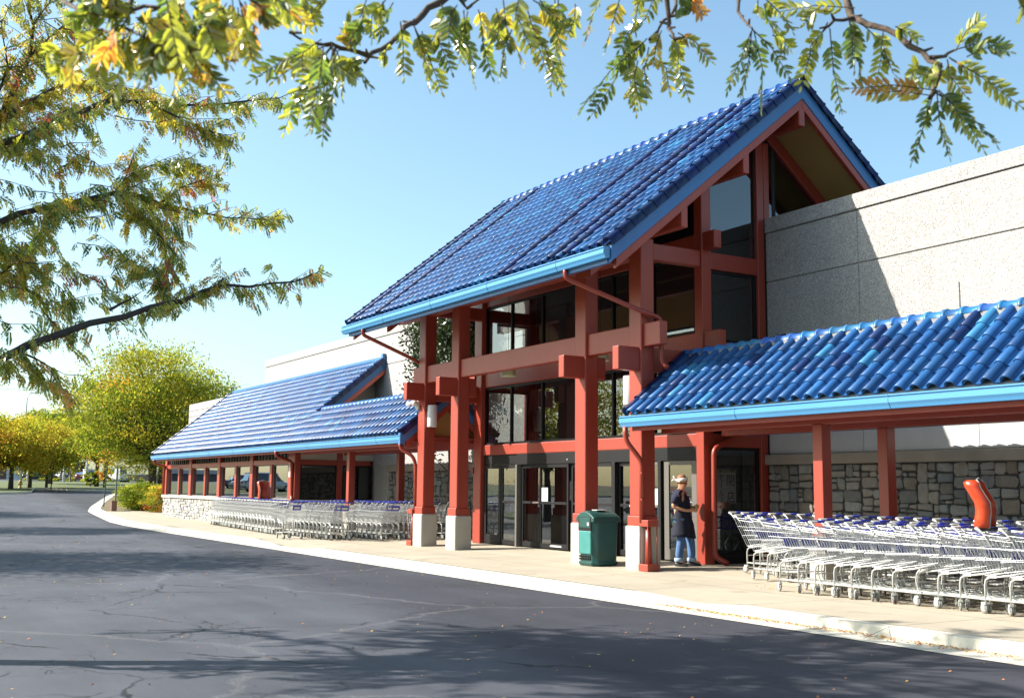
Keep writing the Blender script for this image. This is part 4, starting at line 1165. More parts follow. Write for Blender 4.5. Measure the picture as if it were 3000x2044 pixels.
def child_seat(x, y, z, rz, label):
    t = thing('child_seat', label, 'child seat', (x, y, z), 'red plastic child seats on carts', rz)
    ORG[t.name] = Vector((0, 0, 0))
    b = MB(); rings = []; rim1 = []; rim2 = []
    prof = [(0, .06), (.02, .02), (.12, .03), (.22, .045), (.32, .035), (.42, -.02), (.52, -.075), (.57, -.085), (.60, -.05)]
    for i, (h, xb) in enumerate(prof):
        w = .20 if 0 < i < 8 else .15
        d = .19 if i not in (0, 8) else .12
        k = .055+.03*math.sin(i/8*math.pi)
        rings.append([(xb+d, -w, h), (xb+.05, -w, h), (xb, -w*.75, h), (xb, w*.75, h), (xb+.05, w, h), (xb+d, w, h), (xb+d, w-.025, h), (xb+k, w*.62, h), (xb+k, -w*.62, h), (xb+d, -w+.025, h)])
        rim1.append((xb+d, -w+.012, h)); rim2.append((xb+d, w-.012, h))
    b.loft(rings, True, None, True); sh = b.build('shell', MT['seat'], t)
    b = MB(); b.tube(rim1, .012, 6); b.tube(rim2, .012, 6); b.tube([rim1[-1], ((rim1[-1][0]), 0, .625), rim2[-1]], .012, 6); b.build('rim', MT['rubber'], sh)
    b = MB(); b.tube([(.08, .0, .10), (.12, .07, .22), (.10, .06, .40)], .012, 5); b.tube([(.08, .0, .10), (.12, -.07, .22), (.10, -.06, .40)], .012, 5); b.build('strap', MT['blackrub'], t)
    b = MB(); b.box(.0, .26, -.17, .17, -.03, .0); b.build('base_plate', MT['blackrub'], t)
child_seat(-9.15, 12.30, 1.155, .45, 'sunlit red orange plastic child seat upright on the carts before the grey wall')
child_seat(-35.95, 12.00, 1.155, .1, 'red plastic child seat upright on the cart train along the side wing windows')

# blue plastic cart inside the vestibule
t = thing('plastic_cart', 'blue plastic basket cart standing inside behind the side window glass', 'shopping cart', (-17.29, 15.14, .185))
MB.fit = FIT
b = MB(); x, y = -17.95, 15.72
b.loft([[(x-.22, y-.42, .78), (x+.22, y-.42, .78), (x+.22, y+.42, .80), (x-.22, y+.42, .80)], [(x-.27, y-.50, 1.13), (x+.27, y-.50, 1.13), (x+.27, y+.50, 1.13), (x-.27, y+.50, 1.13)]], smooth=False)
bk = b.build('basket', MT['bluepl'], t, .02)
b = MB()
for i in range(9):
    for j in range(3): b.box(x+.232+.014*j, x+.246+.014*j, y-.40+i*.09, y-.345+i*.09, .84+j*.09, .90+j*.09)
b.build('slots', M('deep_blue_slot', (.008, .012, .12), .5, 0), bk)
b = MB()
for s in (-1, 1): b.tube([(x+s*.2, y-.3, .80), (x+s*.2, y-.42, .24), (x+s*.2, y+.2, .20), (x+s*.2, y+.1, .5), (x+s*.2, y+.3, .80)], .014, 6); b.tube([(x+s*.2, y+.2, .2), (x+s*.2, y+.5, .55), (x+s*.2, y+.62, .55)], .014, 6)
b.build('frame', MT['alu'], t)
for s in (-1, 1):
    for yy in (-.42, .2):
        b = MB(); b.tube([(x+s*.2-.015, y+yy, .195), (x+s*.2+.015, y+yy, .195)], .062, 12); b.build('wheel', MT['blackrub'], t)

MB.fit = None
# ------------------------------------------------------------------ the person
def skinned(name, nodes, edges, mat, parent, sub=2, root=0):
    me = bpy.data.meshes.new(name); me.from_pydata([n[0] for n in nodes], edges, []); me.update()
    me.materials.append(mat)
    o = bpy.data.objects.new(name, me); COL.objects.link(o)
    if parent: o.parent = parent
    sk = o.modifiers.new('Skin', 'SKIN'); sk.use_smooth_shade = True
    if not me.skin_vertices: me.attributes.new('skin', 'FLOAT', 'POINT')
    for i, n in enumerate(nodes):
        r = n[1]; me.skin_vertices[0].data[i].radius = r if isinstance(r, tuple) else (r, r)
        me.skin_vertices[0].data[i].use_root = (i == root)
    su = o.modifiers.new('Subdivision', 'SUBSURF'); su.levels = sub; su.render_levels = sub
    return o
skin_m = M('sunlit_tan_skin', (.46, .23, .135), .5, .06, 12)
person = thing('person', 'person in navy shirt, long navy apron, cuffed jeans and white headband holding a gold cup', 'person', (-16.70, 13.80, .172), None, R(33))
person.scale = (.98, .98, .98)
ORG[person.name] = Vector((0, 0, 0))
N_ = []; E_ = []
def nd(p, r, link=None):
    N_.append((p, r)); i = len(N_)-1
    if link is not None: E_.append((link, i))
    return i
pel = nd((0, 0, .95), (.15, .13)); sp = nd((.0, 0, 1.13), (.155, .13), pel); ch = nd((.0, 0, 1.33), (.165, .12), sp)
nk = nd((.0, 0, 1.455), .062, ch); hb = nd((.035, 0, 1.545), (.068, .072), nk); hm = nd((.03, 0, 1.62), (.082, .098), hb); ht = nd((.012, 0, 1.685), (.072, .085), hm)
nd((.128, 0, 1.60), .014, hm); nd((.095, 0, 1.52), .03, hb)
for s in (1, -1): nd((.0, .088*s, 1.60), (.010, .022), hm)
def arm(s, el, wr, palm, ftip, thumb):
    sh = nd((-.005, .185*s, 1.395), .062, ch); e = nd(el, .044, sh); w = nd(wr, .031, e); p = nd(palm, (.034, .02), w)
    d = Vector(ftip)-Vector(palm)
    for k, (off, ln) in enumerate(((-.027, .85), (-.009, 1.0), (.009, .95), (.026, .75))):
        k1 = Vector(palm)+Vector((.02, 0, off))+d*.45*ln; k2 = Vector(palm)+Vector((.02, 0, off))+d*ln+Vector((.012, 0, -.004))
        a = nd(tuple(k1), .009, p); nd(tuple(k2), .0078, a)
    a = nd(tuple(Vector(palm)+Vector((.012, 0, .03))), .011, p); nd(thumb, .009, a)
arm(-1, (-.085, -.27, 1.13), (.17, -.20, 1.06), (.255, -.14, 1.065), (.325, -.085, 1.07), (.29, -.10, 1.115))
arm(1, (-.02, .26, 1.14), (.21, .12, 1.115), (.28, .05, 1.135), (.335, -.02, 1.15), (.30, .01, 1.185))
for s, kn, an, to in ((-1, (.03, -.105, .50), (-.02, -.11, .09), (.13, -.125, .045)), (1, (.15, .11, .50), (.17, .115, .09), (.33, .13, .045))):
    h_ = nd((.0, .085*s, .88), .098, pel); k_ = nd(kn, .062, h_); a_ = nd(an, .042, k_); nd(to, (.04, .028), a_)
body = skinned('body', N_, E_, skin_m, person, 2)
def cloth(name, nodes, edges, mat): return skinned(name, nodes, edges, mat, person, 2)
navy = M('navy_cotton', (.010, .011, .035), .9, .15, 14); denim = M('blue_denim', (.075, .15, .30), .9, .18, 10, fine=.12, fs=60); cuff_m = M('pale_denim_cuff', (.30, .40, .52), .9, .15, 20)
cloth('shirt', [((0, 0, .97), (.172, .150)), ((0, 0, 1.13), (.178, .150)), ((.0, 0, 1.33), (.186, .140)), ((.0, 0, 1.44), (.082, .08)), ((-.005, .195, 1.395), .085), ((-.02, .245, 1.25), .076), ((-.018, .26, 1.185), .07), ((-.005, -.195, 1.395), .085), ((-.055, -.25, 1.24), .076), ((-.07, -.265, 1.175), .07)],
      [(0, 1), (1, 2), (2, 3), (2, 4), (4, 5), (5, 6), (2, 7), (7, 8), (8, 9)], navy)
cloth('jeans', [((0, 0, .96), (.165, .142)), ((0, .088, .86), .118), ((.15, .11, .50), .088), ((.165, .115, .26), .08), ((.165, .115, .12), .082), ((0, -.088, .86), .118), ((.03, -.105, .50), .088), ((-.01, -.11, .26), .08), ((-.02, -.11, .12), .082)],
      [(0, 1), (1, 2), (2, 3), (3, 4), (0, 5), (5, 6), (6, 7), (7, 8)], denim)
for cx_, cy_ in ((-.02, -.11), (.165, .115)):
    b = MB(); b.lathe((cx_, cy_, 0), [(.078, .085), (.088, .09), (.09, .15), (.08, .155)], 16); b.build('cuff', cuff_m, person)
shoe_m = M('black_shoe_leather', (.010, .010, .011), .5, .1)
for cx_, cy_, a in ((-.02, -.11, -.1), (.165, .115, .08)):
    rings = []
    for u, w, h in ((-.085, .03, .05), (-.07, .042, .08), (.0, .045, .095), (.08, .05, .07), (.15, .046, .055), (.185, .02, .035)):
        q = (cx_+u*math.cos(a), cy_+u*math.sin(a))
        rings.append([(q[0], q[1]+w, .004), (q[0], q[1]+w, h*.6), (q[0], q[1]+w*.6, h), (q[0], q[1]-w*.6, h), (q[0], q[1]-w, h*.6), (q[0], q[1]-w, .004)])
    b = MB(); b.loft(rings); b.build('shoe', shoe_m, person, .006)
b = MB(); rows = []     # apron: wraps the front and both sides, flaring towards its hem
for z, r0, f in ((1.34, .150, .60), (1.25, .172, .9), (1.1, .185, 1.9), (.98, .186, 2.3), (.80, .205, 2.35), (.62, .235, 2.35), (.545, .25, 2.3)):
    row = []
    for k in range(13):
        a = -f+2*f*k/12
        fold = .012*math.sin(a*7)*(1 if z < .9 else 0)
        row.append((.012+(r0+fold)*math.cos(a)*.86+(.045 if z < .9 else 0)*max(0, math.cos(a)), (r0+fold)*1.02*math.sin(a), z-.02*math.cos(a*2)*(1 if z < .6 else 0)))
    rows.append(b.add(row))
for r0, r1 in zip(rows, rows[1:]):
    for k in range(12): b.face((r0+k, r0+k+1, r1+k+1, r1+k), None, True)
ap = b.build('apron', M('dark_navy_apron', (.008, .009, .022), .9, .12, 10), person)
so = ap.modifiers.new('Solidify', 'SOLIDIFY'); so.thickness = .006
b = MB(); b.box(-.175, -.15, -.09, .09, .99, 1.03); b.tube([(-.165, -.02, 1.0), (-.19, -.05, .85), (-.18, -.06, .74)], .01, 5); b.build('apron_tie', navy, person)
b = MB(); n = 20; ks = []
for zz, k in ((1.622, 1.0), (1.628, 1.06), (1.675, 1.05), (1.68, .99)):
    ks.append(b.add([(.028+.104*k*math.cos(2*math.pi*j/n), .092*k*math.sin(2*math.pi*j/n), zz+.016*math.cos(2*math.pi*j/n)) for j in range(n)]))
for a, d in zip(ks, ks[1:]):
    for j in range(n): b.face((a+j, a+(j+1) % n, d+(j+1) % n, d+j), None, True)
b.tube([(-.075, 0, 1.638), (-.115, 0, 1.645)], [.022, .018], 8); b.tube([(-.11, 0, 1.65), (-.15, .02, 1.70), (-.165, .03, 1.725)], [.014, .016, .008], 6); b.tube([(-.11, 0, 1.645), (-.16, -.02, 1.645), (-.18, -.03, 1.625)], [.014, .016, .008], 6)
b.build('headband', MT['paper'], person)
b = MB(); ks = []
for zz, k in ((1.665, 1.0), (1.70, .92), (1.73, .72), (1.752, .40), (1.758, .05)):
    ks.append(b.add([(.018+.098*k*math.cos(2*math.pi*j/n), .086*k*math.sin(2*math.pi*j/n), zz) for j in range(n)]))
for a, d in zip(ks, ks[1:]):
    for j in range(n): b.face((a+j, a+(j+1) % n, d+(j+1) % n, d+j), None, True)
b.build('hair', M('cropped_brown_hair', (.22, .095, .05), .8, .2, 40), person)
b = MB()
for s in (1, -1): b.lathe((.112, .032*s, 0), [(.002, 1.612), (.009, 1.617), (.009, 1.622), (.002, 1.627)], 8); b.box(.112, .124, .018*s-.006+.012*s, .018*s+.010+.012*s, 1.633, 1.638)
b.box(.118, .126, -.022, .022, 1.555, 1.562)
b.build('face_features', M('dark_brown_features', (.05, .022, .015), .6, 0), person)
cup = thing('cup', 'small gold drinks can held by the person in the navy apron', 'can', (-16.70+.30*math.cos(R(33))+.03*math.sin(R(33)), 13.80+.30*math.sin(R(33))-.03*math.cos(R(33)), .172+1.03))
b = MB(); o_ = origin(cup); b.lathe((o_[0], o_[1], 0), [(.026, o_[2]), (.032, o_[2]+.008), (.032, o_[2]+.105), (.027, o_[2]+.118)], 16); b.build('body', M('gold_can', (.42, .30, .08), .35, .1, 20, metal=.4), cup)

# ------------------------------------------------------------------ cars and street things in the distance
def car(label, x, y, rz, paint, style='suv', group='cars and vans parked across the drive', spare=False):
    t = thing('parked_car', label, 'car', (x, y, hx(x)+.03), group, rz); ORG[t.name] = Vector((0, 0, 0))
    tall = {'suv': (1.02, 1.72), 'sedan': (.92, 1.42), 'van': (1.15, 2.15)}[style]
    m = M('car_paint', paint, .28, .03, 2, coat=.6)
    b = MB(); rings = []
    for xs_, zt, w in ((-2.28, .72, .74), (-2.2, tall[0]-.06, .84), (-1.3, tall[0], .90), (0, tall[0], .91), (1.0, tall[0]-.02, .90), (1.9, tall[0]-.14, .86), (2.25, .70, .74)):
        rings.append([(xs_, -w*.92, .30), (xs_, -w, .55), (xs_, -w*.96, zt-.08), (xs_, -w*.86, zt), (xs_, w*.86, zt), (xs_, w*.96, zt-.08), (xs_, w, .55), (xs_, w*.92, .30)])
    b.loft(rings); b.build('body', m, t)
    b = MB(); xb, xf = (-2.1, 1.1) if style != 'sedan' else (-1.6, .95)
    zt = tall[1]
    def rg(xs_, z, w): return [(xs_, -w, tall[0]-.04), (xs_, -w*.84, z), (xs_, w*.84, z), (xs_, w, tall[0]-.04)]
    b.loft([rg(xb-.08, tall[0], .8), rg(xb+.18 if style != 'sedan' else xb+.75, zt-.06, .82), rg(xf-.8, zt-.05, .82), rg(xf, tall[0], .8)], smooth=False); b.build('windows', MT['glassdk'], t)
    b = MB(); b.loft([[(q, -.66, zt-.05), (q, -.6, zt+.01), (q, .6, zt+.01), (q, .66, zt-.05)] for q in ((xb+.15 if style != 'sedan' else xb+.7), xf-.75)], smooth=False)
    for s in (-1, 1):
        for q in (xb+.12, -.4, .35): b.beam((q, .8*s, tall[0]-.02), (q+.05, .69*s, zt-.04), .09, .05, (1, 0, 0))
    b.build('roof', m, t, .01)
    for xx in (-1.42, 1.4):
        for s in (-1, 1):
            b = MB(); b.tube([(xx, .90*s, .33), (xx, .70*s, .33)], .335, 16); w = b.build('wheel', MT['blackrub'], t)
            b = MB(); b.tube([(xx, .91*s, .33), (xx, .90*s, .33)], .20, 12); b.build('rim', MT['alu'], w)
    for s in (-1, 1):
        b = MB(); b.box(-2.29, -2.18, .55*s-.14, .55*s+.16, .75, .95); b.build('tail_light', M('red_lens', (.35, .01, .01), .3, 0), t, .01)
        b = MB(); b.box(2.12, 2.24, .55*s-.16, .55*s+.14, .66, .80); b.build('headlight', MT['alu'], t, .01)
    b = MB(); b.box(-2.36, -2.2, -.78, .78, .40, .58); b.box(2.16, 2.30, -.76, .76, .38, .55); b.build('bumper', MT['rubber'] if paint[0] > .4 else MT['blackrub'], t, .03)
    if spare:
        b = MB(); b.tube([(-2.46, -.1, .95), (-2.26, -.1, .95)], .36, 18); w = b.build('spare_wheel', MT['blackrub'], t)
        b = MB(); b.tube([(-2.475, -.1, .95), (-2.46, -.1, .95)], .18, 14); b.build('rim', MT['alu'], w)
    return t
car('white off-road car seen from behind with a spare wheel on its back door', -170, 27.3, math.pi, (.66, .68, .70), 'suv', spare=True)
car('dark red saloon car parked beside the young yellow tree before the brown warehouse', -167, 29.0, math.pi, (.22, .03, .035), 'sedan')
car('silver van parked beyond the leaning green post, rear doors showing', -154, 31.5, math.pi, (.50, .54, .58), 'van')
car('dark blue car half hidden behind the yellow tree trunks', -166, 23.6, math.pi*.5, (.02, .03, .07), 'sedan')
for i, (x, y, c, st, l) in enumerate(((-95, -5.8, (.6, .62, .64), 'suv', 'silver off-road car reflected in the wing windows'), (-102, -6.8, (.7, .7, .7), 'suv', 'white off-road car reflected in the wing windows'),
                                   (-110, -8.5, (.10, .14, .2), 'sedan', 'dark saloon car reflected in the wing windows'), (-84, -7.8, (.3, .34, .36), 'suv', 'grey off-road car reflected in the wing windows'),
                                   (-47, -9.2, (.5, .55, .62), 'sedan', 'pale blue saloon car reflected in the glass doors'), (-40, -9.0, (.62, .62, .62), 'suv', 'white off-road car reflected in the glass doors'), (-30, -9.4, (.05, .05, .06), 'suv', 'black off-road car reflected in the glass doors'))):
    car(l, x, y, math.pi/2 if i % 2 else -math.pi/2, c, st, 'cars parked beyond the tree row')

def ht(x, z): return hx(x)+z
t = thing('road_sign', 'leaning dark green sign post seen edge on at the drive kerb', 'sign', (-63.6, 12.38, hx(-63.6)+.1))
z0 = hx(-63.6)
b = MB(); b.beam((-63.6, 12.38, z0+.0), (-62.75, 12.28, z0+2.25), .07, .05, (0, 1, 0)); b.build('post', M('dark_green_steel', (.02, .05, .035), .5), t)
t = thing('road_sign', 'upright sign post with narrow white panel edge rising behind the brown box', 'sign', (-58.4, 11.93, hx(-58.4)+.1))
z0 = hx(-58.4)
b = MB(); b.box(-58.43, -58.37, 11.90, 11.96, z0, z0+2.25); b.build('post', M('green_steel', (.05, .11, .085), .5), t)
b = MB(); b.hexa([(-58.60, 11.90, z0+1.68), (-58.56, 11.86, z0+1.68), (-58.26, 12.02, z0+1.68), (-58.30, 12.06, z0+1.68), (-58.60, 11.90, z0+2.20), (-58.56, 11.86, z0+2.20), (-58.26, 12.02, z0+2.20), (-58.30, 12.06, z0+2.20)]); b.build('panel', MT['white'], t, .01)
t = thing('bollard', 'short brown box bollard on the walkway kerb in front of the white sign post', 'bollard', (-57.7, 11.72, hx(-57.7)+.1))
z0 = hx(-57.7)+.05
b = MB(); b.box(-57.84, -57.56, 11.58, 11.84, z0, z0+.56); b.build('body', M('brown_enamel', (.16, .075, .05), .6, .1, 6), t, .015)
b = MB(); b.box(-57.86, -57.54, 11.56, 11.86, z0+.561, z0+.59); b.build('cap', M('brown_enamel_cap', (.14, .065, .045), .6, .1, 6), t, .01)
t = thing('road_sign', 'thin dark sign post standing far off at the lawn edge', 'sign', (-100.2, 15.22, hx(-100)+.1))
b = MB(); z0 = hx(-100); b.box(-100.24, -100.16, 15.18, 15.26, z0, z0+2.3); b.build('post', MT['black'], t)
b = MB(); b.box(-100.25, -100.21, 15.06, 15.38, z0+1.75, z0+2.35); b.build('panel', MT['black'], t)
t = thing('fire_hydrant', 'small yellow fire hydrant on the far lawn between two tree trunks', 'hydrant', (-102.5, 13.12, hx(-102.5)+.12))
z0 = hx(-102.5)+.12
b = MB(); b.lathe((-102.5, 13.12, 0), [(.17, z0), (.17, z0+.05), (.11, z0+.07), (.11, z0+.45), (.15, z0+.47), (.14, z0+.55), (.06, z0+.66), (.03, z0+.70)], 14); b.build('body', M('yellow_enamel', (.42, .28, .06), .5, .1), t)
b = MB(); b.tube([(-102.5, 12.92, z0+.36), (-102.5, 13.32, z0+.36)], .06, 10); b.tube([(-102.5, 13.12, z0+.36), (-102.28, 13.12, z0+.36)], .07, 10); b.build('outlet', M('yellow_outlet', (.40, .26, .06), .5, .1), t)
t = thing('utility_pole', 'tall thin utility pole rising above the big yellow green tree', 'pole', (-108, 21.0, hx(-108)))
b = MB(); b.tube([(-108, 21, 1), (-108, 21.06, 12.6)], [.15, .10], 8); b.build('pole', MT['bark2'], t)
b = MB(); b.box(-108.06, -107.94, 19.7, 21.4, 9.85, 9.98); b.build('crossarm', MT['bark2'], t)
t = thing('street_lamp', 'slender street lamp above the distant yellow trees', 'lamp', (-119, 15.2, hx(-119)))
b = MB(); b.tube([(-119, 15.25, 1), (-119, 15.35, 10.0), (-119, 15.6, 10.5), (-119, 16.2, 10.6)], [.10, .07, .05, .04], 8); b.build('pole', MT['alu'], t)
b = MB(); b.box(-119.1, -118.9, 16.1, 16.7, 10.55, 10.66); b.build('lamp_head', MT['alu'], t)
b = MB(); b.tube([(-109, -5, 11.2), (-108.6, 8, 10.0), (-108, 20, 9.95)], .018, 4); o = b.build('power_line', MT['black']); tag(o, 'thin power line crossing the pale sky to the utility pole', 'cable')
# buildings beyond the lawn
def blk(name, label, boxes, cat='building'):
    t = thing(name, label, cat, boxes[0][2][0::2][:2]+(hx(boxes[0][2][0])-.1,) if False else ((boxes[0][2][0]+boxes[0][2][1])/2, (boxes[0][2][2]+boxes[0][2][3])/2, boxes[0][2][4]))
    for nm, mt, bx in boxes:
        b = MB(); b.box(*bx); b.build(nm, mt, t)
    return t
brown = M('brown_brick', (.15, .082, .075), .9, .1, .6, fine=.15, fs=6); pale = M('pale_cladding', (.52, .52, .53), .8, .06, .8); pinkw = M('pinkish_fence', (.30, .20, .18), .9, .1, .5)
blk('warehouse', 'brown brick warehouse with pale flat roof edge beyond the lawn', [('wall', brown, (-215, -188, 18, 32.9, 2, 5.75)), ('roof_edge', pale, (-215.2, -187.8, 17.8, 33.1, 5.75, 6.05)), ('side_wall', M('shade_painted_brown_brick', (.07, .04, .042), .9), (-215, -190, 32.91, 34.3, 2, 5.2)), ('door', MT['white'], (-188, -187.9, 22, 24.4, 2.2, 4.6))])  # side wall repeats the brown brick with its shade painted into the colour
blk('showroom', 'low showroom with glass front and white roof band behind the yellow trees', [('wall', M('bluish_glazing', (.10, .12, .14), .3, .2, .3), (-206, -190.5, -30, 17.5, 2, 3.5)), ('roof_band', pale, (-206, -189.5, -30, 17.6, 3.5, 4.2)), ('column', MT['white'], (-190.3, -189.9, 12, 12.5, 2, 3.5)), ('column', MT['white'], (-190.3, -189.9, 5, 5.5, 2, 3.5))])
blk('long_fence', 'long low pinkish board fence behind the big tree trunk', [('boards', pinkw, (-184.2, -184, 36.6, 70, 2, 3.15)), ('top_rail', pale, (-184.3, -183.9, 36.6, 70, 3.15, 3.28))], 'fence')
blk('kiosk', 'small white kiosk with dark sign band beside the warehouse', [('wall', MT['white'], (-164, -161.9, 28.95, 30.25, 1.9, 3.6)), ('sign_band', M('dark_grey_print', (.08, .09, .1), .7, 0), (-161.9, -161.85, 29.35, 29.95, 3.2, 3.42)), ('roof', pale, (-164.1, -161.8, 28.9, 30.3, 3.6, 3.68))])
for yv, l in ((26.9, 'pale concrete pole between the kiosk and the orange sapling'), (24.2, 'pale pole beside the white off-road car'), (20.0, 'white post behind the leaning yellow trees')):
    x = -150.0
    t = thing('concrete_pole', l, 'pole', (x, yv, hx(x)))
    b = MB(); b.tube([(x, yv, hx(x)), (x, yv, hx(x)+(4.2 if yv > 26 else 2.0))], [.16, .12], 8); b.build('shaft', pale, t)
    b = MB(); b.box(x-.2, x+.2, yv-.2, yv+.2, hx(x)-.02, hx(x)+.15); b.build('base', pale, t)
# branch lines and hanging leaves of the two nearest locust trees (metres)
LIMBS=[
    [(-11.38, 1.21, 2.75), (-11.45, 1.47, 2.92), (-11.5, 1.79, 3.07), (-11.56, 2.03, 3.19), (-11.6, 2.37, 3.29), (-11.65, 2.63, 3.42), (-11.71, 2.81, 3.48), (-11.78, 3.0, 3.54), (-11.83, 3.18, 3.66), (-11.86, 3.43, 3.77), (-11.89, 3.73, 3.78), (-11.92, 3.99, 3.85), (-11.94, 4.27, 3.9), (-11.94, 4.53, 4.03)],  # low
    [(-11.66, 2.22, 3.35), (-11.63, 2.32, 3.42), (-11.6, 2.42, 3.48), (-11.57, 2.51, 3.56)],  # dead
    [(-12.16, 1.21, 4.23), (-12.34, 1.39, 4.38), (-12.49, 1.75, 4.54), (-12.59, 2.22, 4.74), (-12.76, 2.42, 4.85), (-12.92, 2.74, 4.89), (-13.1, 3.0, 4.88), (-13.24, 3.37, 4.89), (-13.35, 3.87, 4.88), (-13.39, 4.46, 4.95)],  # mid
    [(-12.39, 2.37, 4.74), (-12.55, 2.62, 4.62), (-12.7, 2.85, 4.51), (-12.85, 3.03, 4.41)],  # midsub
    [(-12.57, 2.57, 4.7), (-12.58, 2.76, 4.51), (-12.57, 2.93, 4.35), (-12.57, 3.08, 4.18), (-12.63, 3.02, 3.97), (-12.66, 2.98, 3.87)],  # midsub2
    [(-11.45, 1.29, 4.95), (-11.57, 1.49, 5.1), (-11.7, 1.66, 5.24), (-11.83, 1.82, 5.37), (-11.93, 2.01, 5.54), (-12.05, 2.19, 5.67), (-12.18, 2.45, 5.74), (-12.29, 2.71, 5.8), (-12.43, 2.91, 5.86), (-12.44, 3.46, 5.98), (-12.46, 3.91, 6.13), (-12.53, 4.21, 6.23)],  # up
    [(-12.05, 2.68, 5.69), (-12.17, 2.97, 5.64), (-12.28, 3.31, 5.59), (-12.4, 3.52, 5.61)],  # upsub
    [(-12.4, 1.17, 5.31), (-12.57, 1.27, 5.49), (-12.73, 1.4, 5.68), (-12.9, 1.58, 5.84), (-13.05, 1.75, 6.02), (-13.2, 1.97, 6.18), (-13.36, 2.2, 6.3), (-13.52, 2.57, 6.35), (-13.7, 2.87, 6.35), (-13.84, 3.28, 6.37)],  # up2
    [(-12.84, 1.23, 5.59), (-12.77, 1.3, 5.79), (-12.68, 1.39, 6.02), (-12.61, 1.43, 6.19), (-12.55, 1.44, 6.36), (-12.5, 1.44, 6.49), (-12.45, 1.38, 6.65), (-12.37, 1.34, 6.84)],  # left
    [(-12.5, 1.44, 6.49), (-12.44, 1.5, 6.62), (-12.37, 1.59, 6.77), (-12.31, 1.63, 6.89)],  # leftfork
    [(-12.61, 1.43, 6.19), (-12.74, 1.56, 6.38), (-12.86, 1.7, 6.6), (-12.98, 1.85, 6.8), (-13.07, 2.04, 7.04), (-13.15, 2.19, 7.29)],  # leftfork2
    [(-12.3, 1.14, 5.66), (-12.21, 1.19, 5.89), (-12.13, 1.12, 6.15), (-12.05, 1.07, 6.36)],  # l0
    [(-11.23, 1.13, 3.83), (-11.32, 1.28, 3.76), (-11.42, 1.43, 3.68), (-11.52, 1.55, 3.62), (-11.61, 1.71, 3.55), (-11.71, 1.87, 3.44)],  # mid0
    [(-11.77, 1.2, 3.62), (-11.74, 1.3, 3.73), (-11.7, 1.42, 3.88), (-11.65, 1.52, 4.05), (-11.6, 1.56, 4.23)],  # mid1
    [(-11.75, 1.32, 3.62), (-11.76, 1.48, 3.48), (-11.77, 1.64, 3.27), (-11.77, 1.76, 3.15)],  # mid2
    [(-12.48, 1.2, 5.06), (-12.55, 1.42, 5.08), (-12.63, 1.58, 5.09), (-12.73, 1.79, 5.0), (-12.78, 1.95, 5.12), (-12.85, 2.16, 5.14)],  # mid3
    [(-11.45, 1.35, 2.86), (-11.5, 1.53, 2.8), (-11.56, 1.68, 2.73), (-11.61, 1.83, 2.67)],  # lowhang
    [(-12.77, 2.42, 4.86), (-12.83, 2.54, 5.04), (-12.89, 2.67, 5.16), (-12.94, 2.86, 5.29), (-12.97, 3.19, 5.37), (-13.04, 3.39, 5.4)],  # mid4
    [(-13.07, 2.99, 4.87), (-13.12, 3.24, 5.12), (-13.19, 3.52, 5.27), (-13.27, 3.73, 5.4)],  # mid5
    [(-12.01, 2.88, 3.55), (-12.15, 2.86, 3.75), (-12.32, 2.76, 3.9), (-12.51, 2.56, 4.04)],  # mid6
]
NEAR=[
    [(-2.08, 1.1, 2.71), (-2.06, 1.06, 2.66), (-2.05, 1.01, 2.62), (-2.03, 0.97, 2.57), (-2.0, 0.93, 2.54), (-1.98, 0.9, 2.5), (-1.95, 0.86, 2.46), (-1.93, 0.82, 2.43), (-1.89, 0.8, 2.4)],  # n1
    [(-1.88, 0.8, 2.41), (-1.87, 0.76, 2.41), (-1.86, 0.72, 2.41), (-1.85, 0.67, 2.4), (-1.83, 0.63, 2.4)],  # n1b
    [(-1.57, 1.76, 2.7), (-1.56, 1.75, 2.63), (-1.54, 1.74, 2.58), (-1.5, 1.74, 2.55), (-1.44, 1.76, 2.51), (-1.39, 1.77, 2.46), (-1.35, 1.77, 2.42), (-1.35, 1.75, 2.37), (-1.34, 1.72, 2.34)],  # n2
    [(-1.43, 1.62, 2.51), (-1.44, 1.58, 2.5), (-1.45, 1.55, 2.48)],  # n2b
    [(-1.32, 1.7, 2.41), (-1.3, 1.72, 2.41), (-1.28, 1.73, 2.42)],  # n2c
    [(-1.73, 1.44, 2.68), (-1.72, 1.42, 2.61), (-1.7, 1.39, 2.56), (-1.69, 1.35, 2.52), (-1.67, 1.31, 2.48)],  # n3
    [(-1.67, 1.36, 2.54), (-1.66, 1.35, 2.51), (-1.64, 1.35, 2.48)],  # n3b
    [(-1.66, 1.53, 2.67), (-1.64, 1.52, 2.6), (-1.61, 1.5, 2.55), (-1.57, 1.49, 2.51)],  # n4
    [(-2.09, 0.28, 2.52), (-2.03, 0.28, 2.45), (-1.95, 0.29, 2.41), (-1.88, 0.3, 2.36), (-1.8, 0.31, 2.32), (-1.72, 0.33, 2.29), (-1.64, 0.34, 2.26)],  # n5
    [(-1.7, 0.34, 2.38), (-1.7, 0.33, 2.33), (-1.67, 0.33, 2.31), (-1.64, 0.36, 2.31), (-1.61, 0.37, 2.31)],  # n6
    [(-1.93, 1.02, 2.6), (-1.93, 1.04, 2.58), (-1.9, 1.07, 2.61)],  # n7
]
